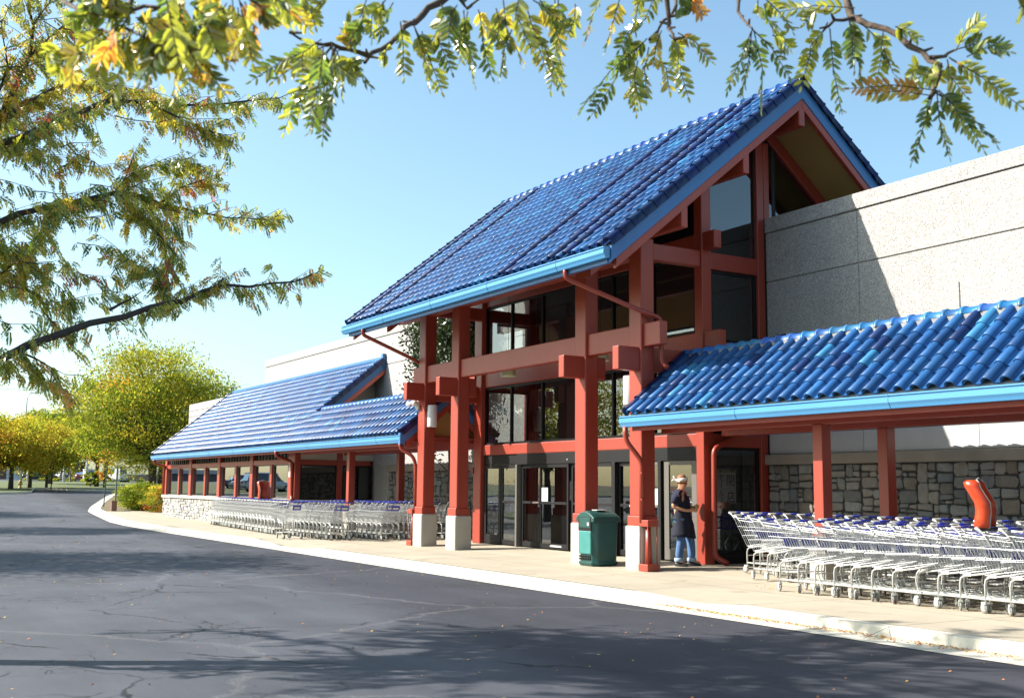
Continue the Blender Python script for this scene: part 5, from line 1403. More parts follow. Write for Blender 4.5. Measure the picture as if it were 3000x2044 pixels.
FRONDS= [((-1.86, 0.717, 2.406), (-1.919, 0.614, 2.35)), ((-1.859, 0.72, 2.406), (-1.938, 0.663, 2.253)), ((-1.858, 0.722, 2.406), (-1.922, 0.682, 2.28)), ((-1.859, 0.723, 2.404), (-1.917, 0.731, 2.242)), ((-1.858, 0.726, 2.401), (-1.896, 0.729, 2.304)), ((-1.857, 0.728, 2.401), (-1.922, 0.706, 2.256)), ((-1.858, 0.729, 2.399), (-1.881, 0.752, 2.321)), ((-1.859, 0.741, 2.385), (-1.854, 0.799, 2.339)), ((-1.864, 0.702, 2.409), (-1.917, 0.633, 2.339)), ((-1.844, 0.778, 2.385), (-1.863, 0.767, 2.352)), ((-1.849, 0.754, 2.396), (-1.843, 0.739, 2.424)), ((-1.822, 0.764, 2.448), (-1.845, 0.758, 2.404)), ((-1.805, 0.764, 2.484), (-1.84, 0.749, 2.423)), ((-1.79, 0.796, 2.486), (-1.825, 0.784, 2.422)), ((-1.786, 0.809, 2.482), (-1.819, 0.799, 2.421)), ((-1.792, 0.827, 2.452), (-1.822, 0.85, 2.361)), ((-1.784, 0.851, 2.446), (-1.798, 0.918, 2.339)), ((-1.785, 0.854, 2.441), (-1.808, 0.895, 2.343)), ((-1.751, 0.897, 2.467), (-1.787, 0.88, 2.408)), ((-1.755, 0.893, 2.462), (-1.779, 0.929, 2.372)), ((-1.747, 0.907, 2.465), (-1.76, 0.94, 2.4)), ((-1.733, 0.927, 2.473), (-1.765, 0.969, 2.353)), ((-1.718, 0.953, 2.473), (-1.745, 0.995, 2.366)), ((-1.729, 0.934, 2.473), (-1.759, 0.933, 2.412)), ((-1.698, 1.011, 2.445), (-1.737, 1.01, 2.364)), ((-1.701, 0.978, 2.479), (-1.721, 0.993, 2.421)), ((-1.684, 1.015, 2.469), (-1.682, 1.113, 2.344)), ((-1.671, 1.026, 2.481), (-1.688, 1.08, 2.379)), ((-1.689, 0.986, 2.493), (-1.707, 1.043, 2.389)), ((-1.661, 1.033, 2.493), (-1.642, 1.101, 2.445)), ((-1.654, 1.044, 2.493), (-1.662, 1.099, 2.409)), ((-1.621, 1.1, 2.486), (-1.647, 1.101, 2.436)), ((-1.868, 0.6, 2.479), (-1.864, 0.678, 2.429)), ((-1.848, 0.648, 2.489), (-1.858, 0.687, 2.435)), ((-1.83, 0.703, 2.484), (-1.853, 0.676, 2.456)), ((-1.82, 0.812, 2.407), (-1.83, 0.808, 2.387)), ((-1.697, 1.214, 2.568), (-1.746, 1.209, 2.483)), ((-1.678, 1.246, 2.56), (-1.727, 1.246, 2.468)), ((-1.647, 1.282, 2.566), (-1.683, 1.284, 2.499)), ((-1.658, 1.3, 2.523), (-1.711, 1.269, 2.467)), ((-1.673, 1.307, 2.484), (-1.718, 1.28, 2.438)), ((-1.677, 1.305, 2.48), (-1.797, 1.225, 2.349)), ((-1.707, 1.277, 2.463), (-1.781, 1.249, 2.348)), ((-1.704, 1.284, 2.459), (-1.727, 1.321, 2.35)), ((-1.676, 1.314, 2.469), (-1.707, 1.332, 2.376)), ((-1.677, 1.325, 2.451), (-1.675, 1.364, 2.39)), ((-1.651, 1.326, 2.497), (-1.682, 1.329, 2.432)), ((-1.638, 1.346, 2.492), (-1.655, 1.395, 2.377)), ((-1.644, 1.34, 2.489), (-1.653, 1.367, 2.43)), ((-1.633, 1.352, 2.492), (-1.608, 1.414, 2.438)), ((-1.598, 1.355, 2.548), (-1.591, 1.385, 2.518)), ((-1.601, 1.367, 2.526), (-1.613, 1.347, 2.534)), ((-1.743, 1.143, 2.573), (-1.813, 1.171, 2.395)), ((-1.751, 1.139, 2.563), (-1.796, 1.194, 2.398)), ((-1.539, 1.46, 2.489), (-1.603, 1.451, 2.385)), ((-1.54, 1.46, 2.487), (-1.59, 1.474, 2.368)), ((-1.537, 1.463, 2.487), (-1.568, 1.508, 2.347)), ((-1.507, 1.458, 2.545), (-1.487, 1.517, 2.481)), ((-1.539, 1.459, 2.491), (-1.516, 1.532, 2.403)), ((-1.516, 1.491, 2.477), (-1.5, 1.523, 2.45)), ((-1.509, 1.464, 2.531), (-1.509, 1.5, 2.473)), ((-1.438, 1.56, 2.49), (-1.505, 1.554, 2.383)), ((-1.44, 1.562, 2.483), (-1.487, 1.554, 2.415)), ((-1.438, 1.565, 2.479), (-1.463, 1.62, 2.325)), ((-1.404, 1.59, 2.489), (-1.423, 1.635, 2.369)), ((-1.407, 1.588, 2.489), (-1.426, 1.616, 2.403)), ((-1.395, 1.601, 2.483), (-1.399, 1.648, 2.385)), ((-1.395, 1.587, 2.509), (-1.496, 1.488, 2.515)), ((-1.43, 1.557, 2.507), (-1.467, 1.53, 2.493)), ((-1.369, 1.633, 2.465), (-1.376, 1.666, 2.389)), ((-1.351, 1.646, 2.47), (-1.327, 1.679, 2.444)), ((-1.283, 1.726, 2.415), (-1.236, 1.738, 2.461)), ((-1.279, 1.727, 2.418), (-1.216, 1.772, 2.418)), ((-1.294, 1.722, 2.406), (-1.217, 1.819, 2.306)), ((-1.292, 1.726, 2.402), (-1.242, 1.786, 2.347)), ((-1.297, 1.721, 2.403), (-1.288, 1.758, 2.335)), ((-1.325, 1.723, 2.352), (-1.44, 1.619, 2.371)), ((-1.335, 1.719, 2.344), (-1.421, 1.642, 2.358)), ((-1.333, 1.721, 2.342), (-1.387, 1.724, 2.228)), ((-1.328, 1.722, 2.349), (-1.264, 1.809, 2.246)), ((-1.325, 1.723, 2.352), (-1.284, 1.799, 2.238)), ((-1.322, 1.726, 2.352), (-1.299, 1.774, 2.274)), ((-1.325, 1.724, 2.348), (-1.334, 1.764, 2.233)), ((-1.32, 1.709, 2.392), (-1.338, 1.701, 2.38)), ((-1.18, 1.772, 2.471), (-1.177, 1.781, 2.457)), ((-1.63, 0.321, 2.294), (-1.663, 0.305, 2.219)), ((-1.645, 0.319, 2.258), (-1.678, 0.284, 2.187)), ((-1.646, 0.313, 2.259), (-1.681, 0.308, 2.164)), ((-1.644, 0.321, 2.258), (-1.663, 0.321, 2.21)), ((-1.64, 0.34, 2.26), (-1.663, 0.357, 2.19)), ((-1.62, 0.355, 2.299), (-1.647, 0.372, 2.223)), ((-1.619, 0.361, 2.3), (-1.658, 0.392, 2.181)), ((-1.616, 0.376, 2.298), (-1.644, 0.352, 2.243)), ((-1.612, 0.375, 2.308), (-1.629, 0.406, 2.25)), ((-1.605, 0.397, 2.312), (-1.613, 0.438, 2.268)), ((-1.597, 0.415, 2.319), (-1.631, 0.426, 2.231)), ((-1.624, 0.386, 2.274), (-1.645, 0.413, 2.202)), ((-1.624, 0.397, 2.268), (-1.64, 0.432, 2.204)), ((-1.624, 0.421, 2.252), (-1.635, 0.468, 2.189)), ((-1.597, 0.433, 2.309), (-1.614, 0.452, 2.255)), ((-1.589, 0.447, 2.318), (-1.616, 0.441, 2.26)), ((-1.584, 0.454, 2.323), (-1.604, 0.467, 2.269)), ((-1.582, 0.463, 2.324), (-1.601, 0.497, 2.255)), ((-1.583, 0.465, 2.32), (-1.609, 0.484, 2.246)), ((-1.577, 0.477, 2.326), (-1.58, 0.513, 2.292)), ((-1.607, 0.44, 2.281), (-1.618, 0.464, 2.237)), ((-1.61, 0.404, 2.297), (-1.625, 0.426, 2.246)), ((-1.638, 0.348, 2.261), (-1.657, 0.348, 2.212)), ((-1.639, 0.284, 2.289), (-1.642, 0.268, 2.286)), ((-1.64, 0.298, 2.279), (-1.654, 0.242, 2.268)), ((-1.65, 0.284, 2.261), (-1.662, 0.262, 2.239)), ((-1.668, 0.247, 2.229), (-1.684, 0.231, 2.192)), ((-1.671, 0.239, 2.226), (-1.68, 0.225, 2.205)), ((-1.633, 0.326, 2.283), (-1.634, 0.349, 2.27)), ((-1.628, 0.369, 2.272), (-1.648, 0.381, 2.216)), ((-1.612, 0.386, 2.303), (-1.641, 0.388, 2.229)), ((-1.631, 0.295, 2.302), (-1.644, 0.291, 2.272)), ((-1.636, 0.266, 2.302), (-1.649, 0.258, 2.273))]
# ------------------------------------------------------------------ foliage
def leaves_obj(name, quads, cols, mat, parent):
    """quads: (N,4,3) array, cols: (N,3) array -> one mesh"""
    q = np.asarray(quads, dtype=np.float32); n = len(q)
    off = np.array(origin(parent), dtype=np.float32) if parent is not None else 0
    v = (q-off).reshape(-1, 3)
    me = bpy.data.meshes.new(name)
    me.vertices.add(n*4); me.vertices.foreach_set('co', v.ravel())
    me.loops.add(n*4); me.loops.foreach_set('vertex_index', np.arange(n*4, dtype=np.int32))
    me.polygons.add(n); me.polygons.foreach_set('loop_start', np.arange(0, n*4, 4, dtype=np.int32)); me.polygons.foreach_set('loop_total', np.full(n, 4, dtype=np.int32))
    c4 = np.ones((n, 4, 4), dtype=np.float32); c4[:, :, :3] = np.asarray(cols, dtype=np.float32)[:, None, :]
    at = me.color_attributes.new('Col', 'FLOAT_COLOR', 'CORNER'); at.data.foreach_set('color', c4.ravel())
    me.update(calc_edges=True); me.validate()
    me.materials.append(mat)
    o = bpy.data.objects.new(name, me); COL.objects.link(o)
    if parent is not None: o.parent = parent
    return o
nr = np.random.RandomState(5)
def unit(v): return v/(np.linalg.norm(v, axis=-1, keepdims=True)+1e-9)
PAL = {'g': (.115, .165, .024), 'yg': (.29, .295, .038), 'y': (.46, .36, .045), 'o': (.48, .23, .04), 'r': (.36, .075, .04)}
def pick(r, w):
    """w: weights of green, yellow-green, yellow, orange, red"""
    k = list(PAL)[min(4, int(np.searchsorted(np.cumsum(np.array(w)/sum(w)), r.rand())))]
    return np.array(PAL[k])*r.uniform(.75, 1.25)
def frond(Q, Cc, p, q, ll, lw, r, col, step=None, fold=False, mixcol=None):
    """pinnate leaf from p to q: opposite leaflets along a drooping rachis"""
    p = np.array(p, float); q = np.array(q, float); ax = q-p; L = np.linalg.norm(ax)
    if L < 1e-4: return
    ax /= L
    side = np.cross(ax, np.array([r.normal(), r.normal(), r.normal()*.3])); side /= np.linalg.norm(side)+1e-9
    nrm = np.cross(side, ax)
    n = max(4, int(L/(step or ll*.48)))
    for i in range(n+1):
        t = (i+.6)/(n+.6)
        b0 = p+ax*L*t-nrm*.02*L*math.sin(t*3.1)
        sz = (.65+.7*math.sin(math.pi*min(1, .25+.72*t)))*r.uniform(.85, 1.1)
        for s in ((-1, 1) if i < n else (0,)):
            if r.rand() < .06: continue
            d = ax*(.62+.25*r.rand())+side*s*(.85 if s else 0)+nrm*r.normal()*.22
            d /= np.linalg.norm(d)
            w = np.cross(d, nrm+side*r.normal()*.35); w /= np.linalg.norm(w)+1e-9
            l = ll*sz; ww = lw*sz*.5
            c = col if (mixcol is None or r.rand() > .18) else mixcol
            c = c*r.uniform(.85, 1.15)
            if fold:
                up = np.cross(w, d)*ww*.5
                tip = b0+d*l
                Q.append((b0, b0+d*l*.28+w*ww*.9+up, b0+d*l*.72+w*ww*.8+up, tip)); Cc.append(c)
                Q.append((b0, tip, b0+d*l*.72-w*ww*.8+up, b0+d*l*.28-w*ww*.9+up)); Cc.append(c*.96)
            else:
                Q.append((b0, b0+d*l*.5+w*ww, b0+d*l, b0+d*l*.5-w*ww)); Cc.append(c)
def polyline(pts, step):
    pts = [np.array(p, float) for p in pts]; out = []
    for a, b in zip(pts, pts[1:]):
        L = np.linalg.norm(b-a); n = max(1, int(L/step))
        for i in range(n): out.append((a+(b-a)*i/n, (b-a)/max(L, 1e-6)))
    out.append((pts[-1], out[-1][1])); return out
def twig_leaves(tb, Q, Cc, start, direc, length, r, w, fl=(.10, .19), ll=.033, lw=.0135, rad=.006, gap=.048):
    p = np.array(start, float); d = np.array(direc, float); d /= np.linalg.norm(d); n = max(3, int(length/.09)); pts = [p.copy()]
    for i in range(n):
        d = d+np.array([r.normal(), r.normal(), r.normal()])*.16+np.array([0, 0, -.05*i/n]); d /= np.linalg.norm(d)
        p = p+d*length/n; pts.append(p.copy())
    tb.tube(pts, [rad*(1-.7*i/n) for i in range(n+1)], 4, cap=False)
    base = pick(r, w)*1.35
    for q, dd in polyline(pts, gap):
        for _ in range(1 if r.rand() < .75 else 2):
            if r.rand() < .06: continue
            a = np.array([r.normal()*.5, r.normal()*.5, -.75-.4*r.rand()])+dd*.45
            a /= np.linalg.norm(a); L = r.uniform(*fl)
            c = base if r.rand() < .6 else pick(r, w)*1.35
            frond(Q, Cc, q, q+a*L, ll, lw, r, c, mixcol=pick(r, w)*1.35)

# the locust tree beside the drive, its limbs reaching into view
lt = thing('locust_tree', 'large honey locust tree with fine yellow green leaves reaching in over the drive', 'tree', (-13.0, -1.3, 0))
tb = MB()
tb.tube([(-13.0, -1.3, 0), (-13.02, -1.28, .8), (-12.95, -1.2, 1.8), (-13.0, -1.15, 2.6)], [.24, .19, .17, .16], 12)
tr = tb.build('trunk', MT['bark'], lt)
tb = MB(); Q = []; Cc = []; r = np.random.RandomState(11)
anchors = {0: (-12.3, -.6, 2.45), 2: (-12.9, -.4, 3.6), 5: (-12.6, -.2, 4.4), 7: (-13.0, 0, 4.6), 8: (-13.3, .2, 4.7), 11: (-13.0, .2, 4.6), 12: (-12.4, .3, 3.3), 13: (-12.5, .3, 3.0)}
lead = [(-13.0, -1.15, 2.6), (-13.05, -.9, 3.4), (-13.1, -.6, 4.4), (-13.3, -.3, 5.6), (-13.5, -.6, 7.2), (-13.6, -.9, 9.0)]
tb.tube(lead, [.15, .12, .10, .08, .05, .02], 9)
for i, pts in enumerate(LIMBS):
    n = len(pts); thick = {0: .042, 2: .036, 5: .036, 7: .034, 8: .038}.get(i, .014)
    if i == 1: thick = .018
    full = list(pts); rr = [thick*(1-.82*k/(n-1)) for k in range(n)]
    if i in anchors:
        near = min(lead, key=lambda p: sum((a-c)**2 for a, c in zip(p, anchors[i])))
        full = [near, anchors[i]]+full; rr = [thick*1.5, thick*1.25]+rr
    tb.tube(full, rr, 7, cap=False)
    if i == 1: continue
    w = [.30, .42, .20, .06, .02] if pts[0][2] < 5 else [.22, .40, .26, .09, .03]
    pl = polyline(full[1:] if i in anchors else full, .06); m = len(pl)
    bare0 = .42 if i == 0 else 0
    for k, (p, d) in enumerate(pl):
        u = k/m
        if i == 0 and .40 < u < .62 and r.rand() < .85: continue
        for _ in range(1 if r.rand() < .65 else 2):
            if r.rand() < .22: continue
            side = np.cross(d, [0, 0, 1]); side /= np.linalg.norm(side)+1e-9
            s = r.choice((-1, 1))
            dr = d*.75+side*s*r.uniform(.1, .9)+np.array([0, 0, r.uniform(-.35, .55)])
            ln = r.uniform(.25, .75)*(1-.45*u)
            twig_leaves(tb, Q, Cc, p, dr, ln, r, w)
# finer inner twigs filling the near side of the crown
r = np.random.RandomState(14)
for k in range(80):
    low = r.rand() < .62
    p = np.array([-12.2+r.normal()*.7, r.uniform(.9, 2.75) if low else r.uniform(.9, 2.1), r.uniform(3.15, 5.05) if low else r.uniform(5.0, 7.4)])
    if low and p[1] > 1.75 and (p[2] < 3.55 or p[2] > 4.75): continue
    if low and p[1] > 2.3 and r.rand() < .5: continue
    d = np.array([r.normal()*.4, .8+r.normal()*.4, r.normal()*.35])
    twig_leaves(tb, Q, Cc, p, d, r.uniform(.3, .7), r, [.46, .36, .13, .04, .01] if p[2] < 4.6 else [.26, .42, .22, .08, .02], rad=.007)
# upper and outer crown, mostly above and left of the view
r = np.random.RandomState(12)
for k in range(64):
    a = r.uniform(0, 6.28); e = r.uniform(-.25, 1.0); rad = r.uniform(.55, 1.0)
    c = np.array([-13.6+4.6*rad*math.cos(a)*math.cos(e), -1.9+2.3*rad*math.sin(a)*math.cos(e), 6.2+3.0*rad*math.sin(e)])
    s = np.array(lead[2+int(r.randint(0, 3))])
    mid = (s+c)/2+np.array([0, 0, .35])
    tb.tube([s, mid, c], [.04, .026, .008], 5, cap=False)
    for p, d in polyline([mid, c], .16):
        if p[1] > .72+.1*(-p[0]-12.5): continue
        twig_leaves(tb, Q, Cc, p, d*.5+r.normal(size=3)*.6, r.uniform(.4, .85), r, [.28, .42, .22, .06, .02], (.11, .19), .046, .021, gap=.085)
tb.build('branches', MT['bark'], lt)
leaves_obj('crown', Q, Cc, MT['leaf'], lt)

# overhanging twigs right above the camera
nt_ = thing('locust_tree', 'honey locust tree overhead with large hanging leaflets along the top edge', 'tree', (2.4, -2.8, 0))
tb = MB(); tb.tube([(2.4, -2.8, 0), (2.36, -2.75, 1), (2.3, -2.6, 2.4)], [.2, .16, .15], 12); tb.build('trunk', MT['bark2'], nt_)
tb = MB(); hub = [(2.3, -2.6, 2.4), (1.4, -1.6, 3.1), (.3, -.4, 3.5), (-.6, .3, 3.45)]
tb.tube(hub, [.12, .09, .06, .04], 8)
for i, pts in enumerate(NEAR):
    n = len(pts); th = .0085 if i in (0, 2) else .0045
    full = list(pts); rr = [th*(1-.6*k/(n-1)) for k in range(n)]
    if pts[0][2] > 2.45 and i in (0, 2, 4, 6, 7, 8, 9):
        up = (pts[0][0]*.8, pts[0][1]*.75, 3.05); full = [hub[-1], up]+full; rr = [.025, .018]+rr
    jig = []
    rj = random.Random(i)
    for p, q in zip(full, full[1:]):
        jig.append(p); jig.append(tuple((a+c)/2+rj.uniform(-.006, .006) for a, c in zip(p, q)))
    jig.append(full[-1]); r2 = []
    for a, c in zip(rr, rr[1:]): r2 += [a, (a+c)/2*rj.uniform(.9, 1.2)]
    r2.append(rr[-1])
    tb.tube(jig, r2, 7, cap=False)
    for p in jig[::1]:
        if rj.random() < .5:
            d = Vector((rj.uniform(-1, 1), rj.uniform(-1, 1), rj.uniform(-.4, .8)))*.02
            tb.tube([p, tuple(a+c for a, c in zip(p, d))], [.004, .002], 5, cap=False)
Q = []; Cc = []; r = np.random.RandomState(21)
def hang(p, q, w, ll=.0205, lw=.0078):
    p = np.array(p); q = np.array(q)
    side = (np.array([r.normal(), r.normal(), 0])*.008)
    md = (p+q)/2+side+np.array([0, 0, .008])
    tb.tube([p, md, q], [.0013, .0011, .0007], 4, cap=False)
    base = pick(r, w)
    frond(Q, Cc, p+(md-p)*.22, md, ll, lw, r, base*1.4, .0118, True, pick(r, w)*1.3); frond(Q, Cc, md, q, ll, lw, r, base*1.4, .0118, True, pick(r, w))
for k, (p, q) in enumerate(FRONDS):
    w = [.42, .44, .11, .028, .002] if k >= 32 else [.30, .55, .13, .02, .001]
    if k >= len(FRONDS)-35: w = [.22, .48, .24, .058, .002]
    hang(p, q, w)
    # companions close to each visible leaf, a little nearer or farther
    dirn = unit(np.array(p)-np.array([0, 0, 1.6]))
    for _ in range(2 if k >= len(FRONDS)-35 else 1):
        if r.rand() < (.75 if k >= len(FRONDS)-35 else .6 if k < 32 else .3):
            o = dirn*r.normal()*.12+np.array([r.normal()*.018, r.normal()*.018, r.normal()*.012])
            L = np.array(q)-np.array(p); ln = np.linalg.norm(L)
            j = r.normal(size=3)*.22*ln
            hang(np.array(p)+o, np.array(p)+o+L*r.uniform(.6, .95)+j*np.array([1, 1, .5]), w)
tb.build('branches', MT['bark2'], nt_)
leaves_obj('crown', Q, Cc, MT['leafnear'], nt_)

def clump_tree(name, label, x, y, H, cr, th, tr_, seed, w, nclump, nper, ls, cat='tree', group=None, lean=(0, 0), flat=.75, crown_lo=None, base=None, ymax=None):
    z0 = hx(x) if base is None else base
    t = thing(name, label, cat, (x, y, z0), group)
    r = np.random.RandomState(seed)
    b = MB(); top = np.array([x+lean[0], y+lean[1], z0+th])
    b.tube([(x, y, z0-.1), (x+lean[0]*.4, y+lean[1]*.4, z0+th*.5), tuple(top)], [tr_*1.15, tr_*.9, tr_*.8], 9)
    b.build('trunk', MT['bark'], t)
    b = MB(); Qs = []; Cs = []
    lo = crown_lo if crown_lo is not None else th*.85
    cz = z0+(lo+H)/2; rz_ = (H-lo)/2
    ends = []
    for k in range(nclump):
        for _ in range(30):
            u = r.normal(size=3); u /= np.linalg.norm(u); rad = r.uniform(.25, 1)**.5
            c = np.array([x+lean[0]+u[0]*cr*rad, y+lean[1]+u[1]*cr*rad, cz+u[2]*rz_*rad])
            if u[2] < -.3 and rad > .8 and r.rand() < .5: continue
            if ymax is not None and c[1] > ymax: continue
            break
        ends.append(c)
    for i, c in enumerate(ends):
        if i % 3 == 0:
            m = top+(c-top)*.5+np.array([0, 0, .12*np.linalg.norm(c-top)])+r.normal(size=3)*.15
            b.tube([tuple(top-np.array([0, 0, .2])), tuple(m), tuple(c)], [tr_*.38, tr_*.2, tr_*.05], 5, cap=False)
        col = pick(r, w)
        n = int(nper*1.7*r.uniform(.6, 1.4)); sp = cr*r.uniform(.12, .22)
        pos = c+r.normal(size=(n, 3))*np.array([sp, sp, sp*flat*.55])
        pos[:, 2] -= .10*((pos[:, 0]-c[0])**2+(pos[:, 1]-c[1])**2)/max(sp, .1)
        d1 = unit(r.normal(size=(n, 3))+np.array([0, 0, -.3])); d2 = unit(np.cross(d1, r.normal(size=(n, 3))))
        s = ls*.72*r.uniform(.6, 1.3, size=(n, 1))
        a = pos-d1*s; bb = pos+d2*s*.42; c2 = pos+d1*s; dd = pos-d2*s*.42
        Qs.append(np.stack([a, bb, c2, dd], axis=1))
        cc = 1.15*col*r.uniform(.8, 1.2, size=(n, 1)); sw = r.rand(n) < .12; cc[sw] = pick(r, w)
        Cs.append(cc)
    b.build('branches', MT['bark'], t)
    leaves_obj('crown', np.concatenate(Qs), np.concatenate(Cs), MT['leaffar'], t)
    return t
YG = [.30, .46, .20, .03, .01]; YY = [.08, .42, .42, .07, .01]; GG = [.55, .36, .08, .01, 0]
GP = 'locust trees on the lawn across the drive'
clump_tree('locust_tree', 'tall spreading yellow green tree beyond the far end of the side wing', -79.5, 18.6, 10.6, 5.4, 2.9, .32, 31, [.28, .50, .19, .02, .01], 230, 150, .15, flat=.8, crown_lo=1.7)
clump_tree('locust_tree', 'low yellow tree with thick dark trunk before the yellow hydrant', -98.5, 11.9, 6.2, 4.3, 2.0, .20, 32, YY, 120, 130, .16, group=GP, crown_lo=1.7)
clump_tree('locust_tree', 'small yellow tree behind the yellow hydrant on the lawn', -105, 14.2, 6.0, 3.6, 2.0, .17, 33, YY, 90, 120, .16, group=GP, crown_lo=1.5)
clump_tree('locust_tree', 'golden tree with slim trunk before the white off-road car', -106, 15.7, 5.2, 2.5, 1.9, .12, 34, YY, 80, 120, .16, group=GP, crown_lo=1.3)
clump_tree('locust_tree', 'taller greener tree rising behind the yellow lawn trees', -130, 19.6, 8.2, 4.6, 2.1, .26, 35, [.50, .40, .09, .01, 0], 120, 130, .20, group=GP, crown_lo=2.6)
clump_tree('locust_tree', 'yellow lawn tree cut off by the picture edge', -100, 8.2, 6.4, 4.2, 2.0, .2, 36, YY, 90, 120, .16, group=GP, crown_lo=1.8)
clump_tree('locust_tree', 'yellow green tree over the green shrub on the lawn', -115, 21.6, 6.3, 2.7, 2.4, .22, 37, YG, 90, 120, .17, group=GP, crown_lo=2.6)
clump_tree('locust_tree', 'dark trunked green tree behind the leafy bushes beyond the silver van', -112, 27.0, 7.5, 4.6, 2.3, .30, 38, GG, 110, 120, .18, group=GP, crown_lo=2.2)
clump_tree('sapling', 'small orange sapling beside the lawn tree trunk', -112.5, 21.9, 3.4, .75, .9, .05, 39, [0, .02, .22, .7, .06], 26, 60, .12, crown_lo=.3)
clump_tree('sapling', 'young narrow yellow green tree before the brown warehouse', -158, 26.6, 2.6, .75, .7, .05, 40, [.2, .6, .2, 0, 0], 20, 60, .13, crown_lo=.6)
clump_tree('shrub', 'round green shrub at the foot of the lawn tree', -114.6, 21.0, 1.9, .75, .4, .05, 41, [.85, .15, 0, 0, 0], 24, 70, .11, 'shrub', crown_lo=.05)
for i in range(9):
    yv = 20.5+i*1.7
    clump_tree('shrub', 'low clipped shrub in the row before the parked cars', -153, yv, .65, .6, .2, .03, 60+i, [.3, .6, .1, 0, 0], 8, 40, .13, 'shrub', 'low shrubs along the far lawn edge', crown_lo=.0)
clump_tree('shrub', 'bright green leafy bush at the end of the white stone wall', -58.9, 13.35, 1.55, 1.15, .5, .06, 51, [.62, .34, .04, 0, 0], 95, 75, .075, 'shrub', crown_lo=.02)
clump_tree('shrub', 'brownish thinning bush touching the white stone wall', -56.4, 13.55, 1.55, .85, .5, .06, 52, [.18, .16, .10, .12, .10], 60, 60, .055, 'shrub', crown_lo=.02)
clump_tree('shrub', 'upright green bush rising behind the bright leafy bush', -58.8, 15.2, 2.0, 1.0, .6, .06, 53, [.6, .36, .04, 0, 0], 55, 60, .075, 'shrub', crown_lo=.1)
# bare tree in the distance
t = thing('bare_tree', 'leafless grey tree in front of the brown warehouse', 'tree', (-151, 25.2, hx(-151)))
b = MB(); rb = random.Random(4)
def bare(p, d, L, rr, k):
    q = p+d*L; b.tube([p, (p+q)/2+Vector((rb.uniform(-.05, .05), rb.uniform(-.05, .05), 0))*L, q], [rr, rr*.8, rr*.6], 5, cap=False)
    if k == 0: return
    for _ in range(3 if k > 1 else 4):
        bare(q, (d+Vector((rb.uniform(-.8, .8), rb.uniform(-.8, .8), rb.uniform(-.1, .6)))).normalized(), L*rb.uniform(.6, .8), rr*.55, k-1)
bare(Vector((-151, 25.2, hx(-151))), Vector((0, 0, 1)), 1.9, .12, 5)
b.build('branches', M('grey_bark', (.17, .13, .12), .9, .1, 4), t)
# locust trees along the parking island to the left, casting the bands of shade on the drive
for i, (x, y, sd) in enumerate(((-29.5, -2.3, 71), (-46.0, -1.0, 72), (-62, -2.0, 73))):
    clump_tree('locust_tree', ('locust tree on the parking island next to the large locust', 'middle locust tree on the parking island', 'farthest locust tree on the parking island')[i], x, y, 8.2, 3.6, 2.5, .18, sd, YG, 120, 90, .13, group='locust trees on the parking island', crown_lo=2.6, ymax=.4 if i == 0 else 3.0)
# evergreen against the wall
t = thing('evergreen_tree', 'dark evergreen tree trained against the wall behind the tall columns', 'tree', (-29.05, 15.4, .13))
b = MB(); b.tube([(-29.05, 15.4, .1), (-29.15, 15.42, 1.7), (-29.3, 15.42, 3.6), (-29.7, 15.4, 6.5)], [.09, .075, .07, .03], 8)
r = np.random.RandomState(91); Q = []; Cc = []
b.build('trunk', MT['bark2'], t); b = MB()
for k in range(330):
    v = r.rand(); zc = 2.5+5.6*v if r.rand() < .12 else 4.0+4.0*v
    wd = 1.75*math.sin(math.pi*min(.97, (zc-2.3)/6.6))**.6
    c = np.array([-29.65+r.uniform(-1, 1)*wd, 15.35+r.normal()*.26, zc])
    n = 70; pos = c+r.normal(size=(n, 3))*np.array([.24, .16, .22]); d1 = unit(r.normal(size=(n, 3))+np.array([0, -.2, .2])); d2 = unit(np.cross(d1, r.normal(size=(n, 3)))); s = .065*r.uniform(.6, 1.3, size=(n, 1))
    pos[:, 1] = np.minimum(pos[:, 1], 15.93)
    Q.append(np.stack([pos-d1*s, pos+d2*s*.45, pos+d1*s, pos-d2*s*.45], axis=1)); col = np.array((.026, .042, .010))*r.uniform(.7, 1.5)
    Cc.append(col*r.uniform(.7, 1.3, size=(n, 1)))
    b.tube([(-29.4, 15.42, max(1.9, zc-.5)), tuple(c)], [.02, .006], 4, cap=False)
b.build('branches', MT['bark2'], t)
leaves_obj('crown', np.concatenate(Q), np.concatenate(Cc), MT['leafdk'], t)

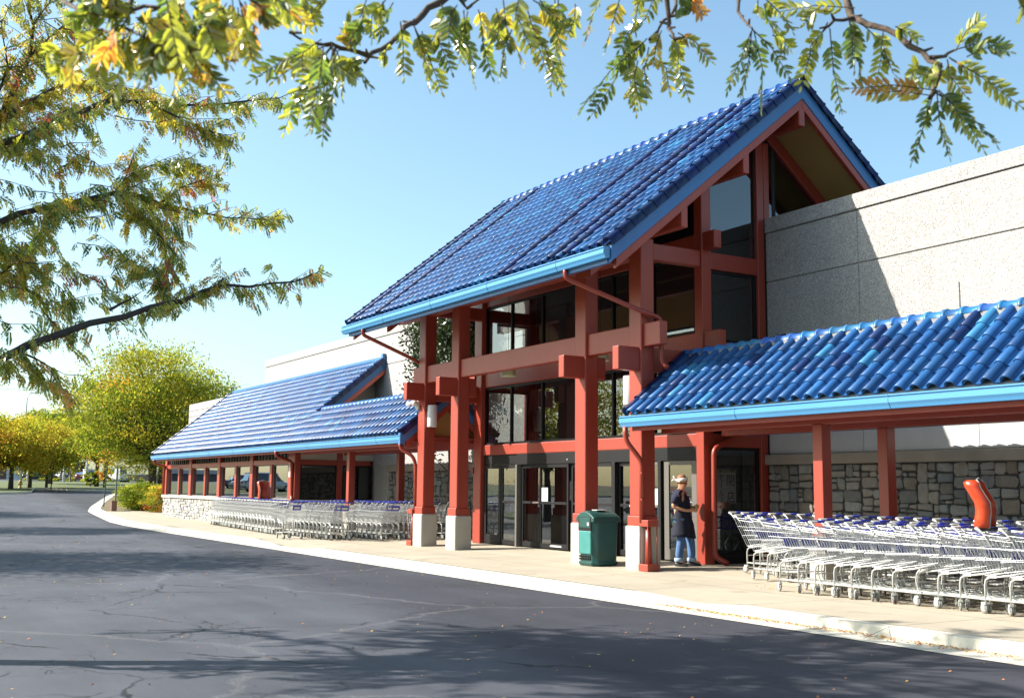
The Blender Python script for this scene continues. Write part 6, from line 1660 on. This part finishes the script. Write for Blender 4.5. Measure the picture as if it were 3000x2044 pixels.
# ------------------------------------------------------------------ camera, sun and sky
cam = bpy.data.cameras.new('camera'); co = bpy.data.objects.new('camera', cam); COL.objects.link(co)
yaw, pitch, roll = R(30.928), R(7.128), R(.530)
f = Vector((-math.cos(yaw)*math.cos(pitch), math.sin(yaw)*math.cos(pitch), math.sin(pitch)))
rt = f.cross(Vector((0, 0, 1))).normalized(); up = rt.cross(f)
r2 = rt*math.cos(roll)+up*math.sin(roll); u2 = -rt*math.sin(roll)+up*math.cos(roll)
mw = Matrix((r2, u2, -f)).transposed().to_4x4(); mw.translation = (0, 0, 1.6); co.matrix_world = mw
cam.lens = 39.097; cam.sensor_width = 36; cam.sensor_fit = 'HORIZONTAL'; cam.clip_start = .05; cam.clip_end = 6000
cam.dof.use_dof = True; cam.dof.focus_distance = 17.0; cam.dof.aperture_fstop = 10.0
scene.camera = co
S = Vector((-.70, -1.0, .885)).normalized()
sun = bpy.data.lights.new('sun', 'SUN'); so_ = bpy.data.objects.new('sun', sun); COL.objects.link(so_)
sun.energy = 5.0; sun.angle = R(.53); sun.color = (1.0, .95, .87)
so_.rotation_euler = S.to_track_quat('Z', 'Y').to_euler(); so_.location = (-20, -30, 40)
w = bpy.data.worlds.new('World'); scene.world = w; w.use_nodes = True
nt = w.node_tree
sky = nt.nodes.new('ShaderNodeTexSky'); sky.sky_type = 'NISHITA'; sky.sun_disc = False
sky.sun_elevation = math.asin(S.z); sky.sun_rotation = math.atan2(S.x, S.y)
sky.altitude = 200; sky.air_density = 1.0; sky.dust_density = 2.2; sky.ozone_density = 1.5
bg = nt.nodes['Background']; tint = nt.nodes.new('ShaderNodeVectorMath'); tint.operation = 'MULTIPLY'; tint.inputs[1].default_value = (1.0, 1.14, 1.06)
nt.links.new(sky.outputs[0], tint.inputs[0]); nt.links.new(tint.outputs[0], bg.inputs[0]); bg.inputs[1].default_value = .10
scene.view_settings.view_transform = 'Standard'; scene.view_settings.look = 'None'; scene.view_settings.gamma = 1
scene.view_settings.exposure = 1.32
scene.cycles.max_bounces = 10; scene.cycles.transparent_max_bounces = 24; scene.cycles.diffuse_bounces = 3
scene.cycles.use_denoising = True
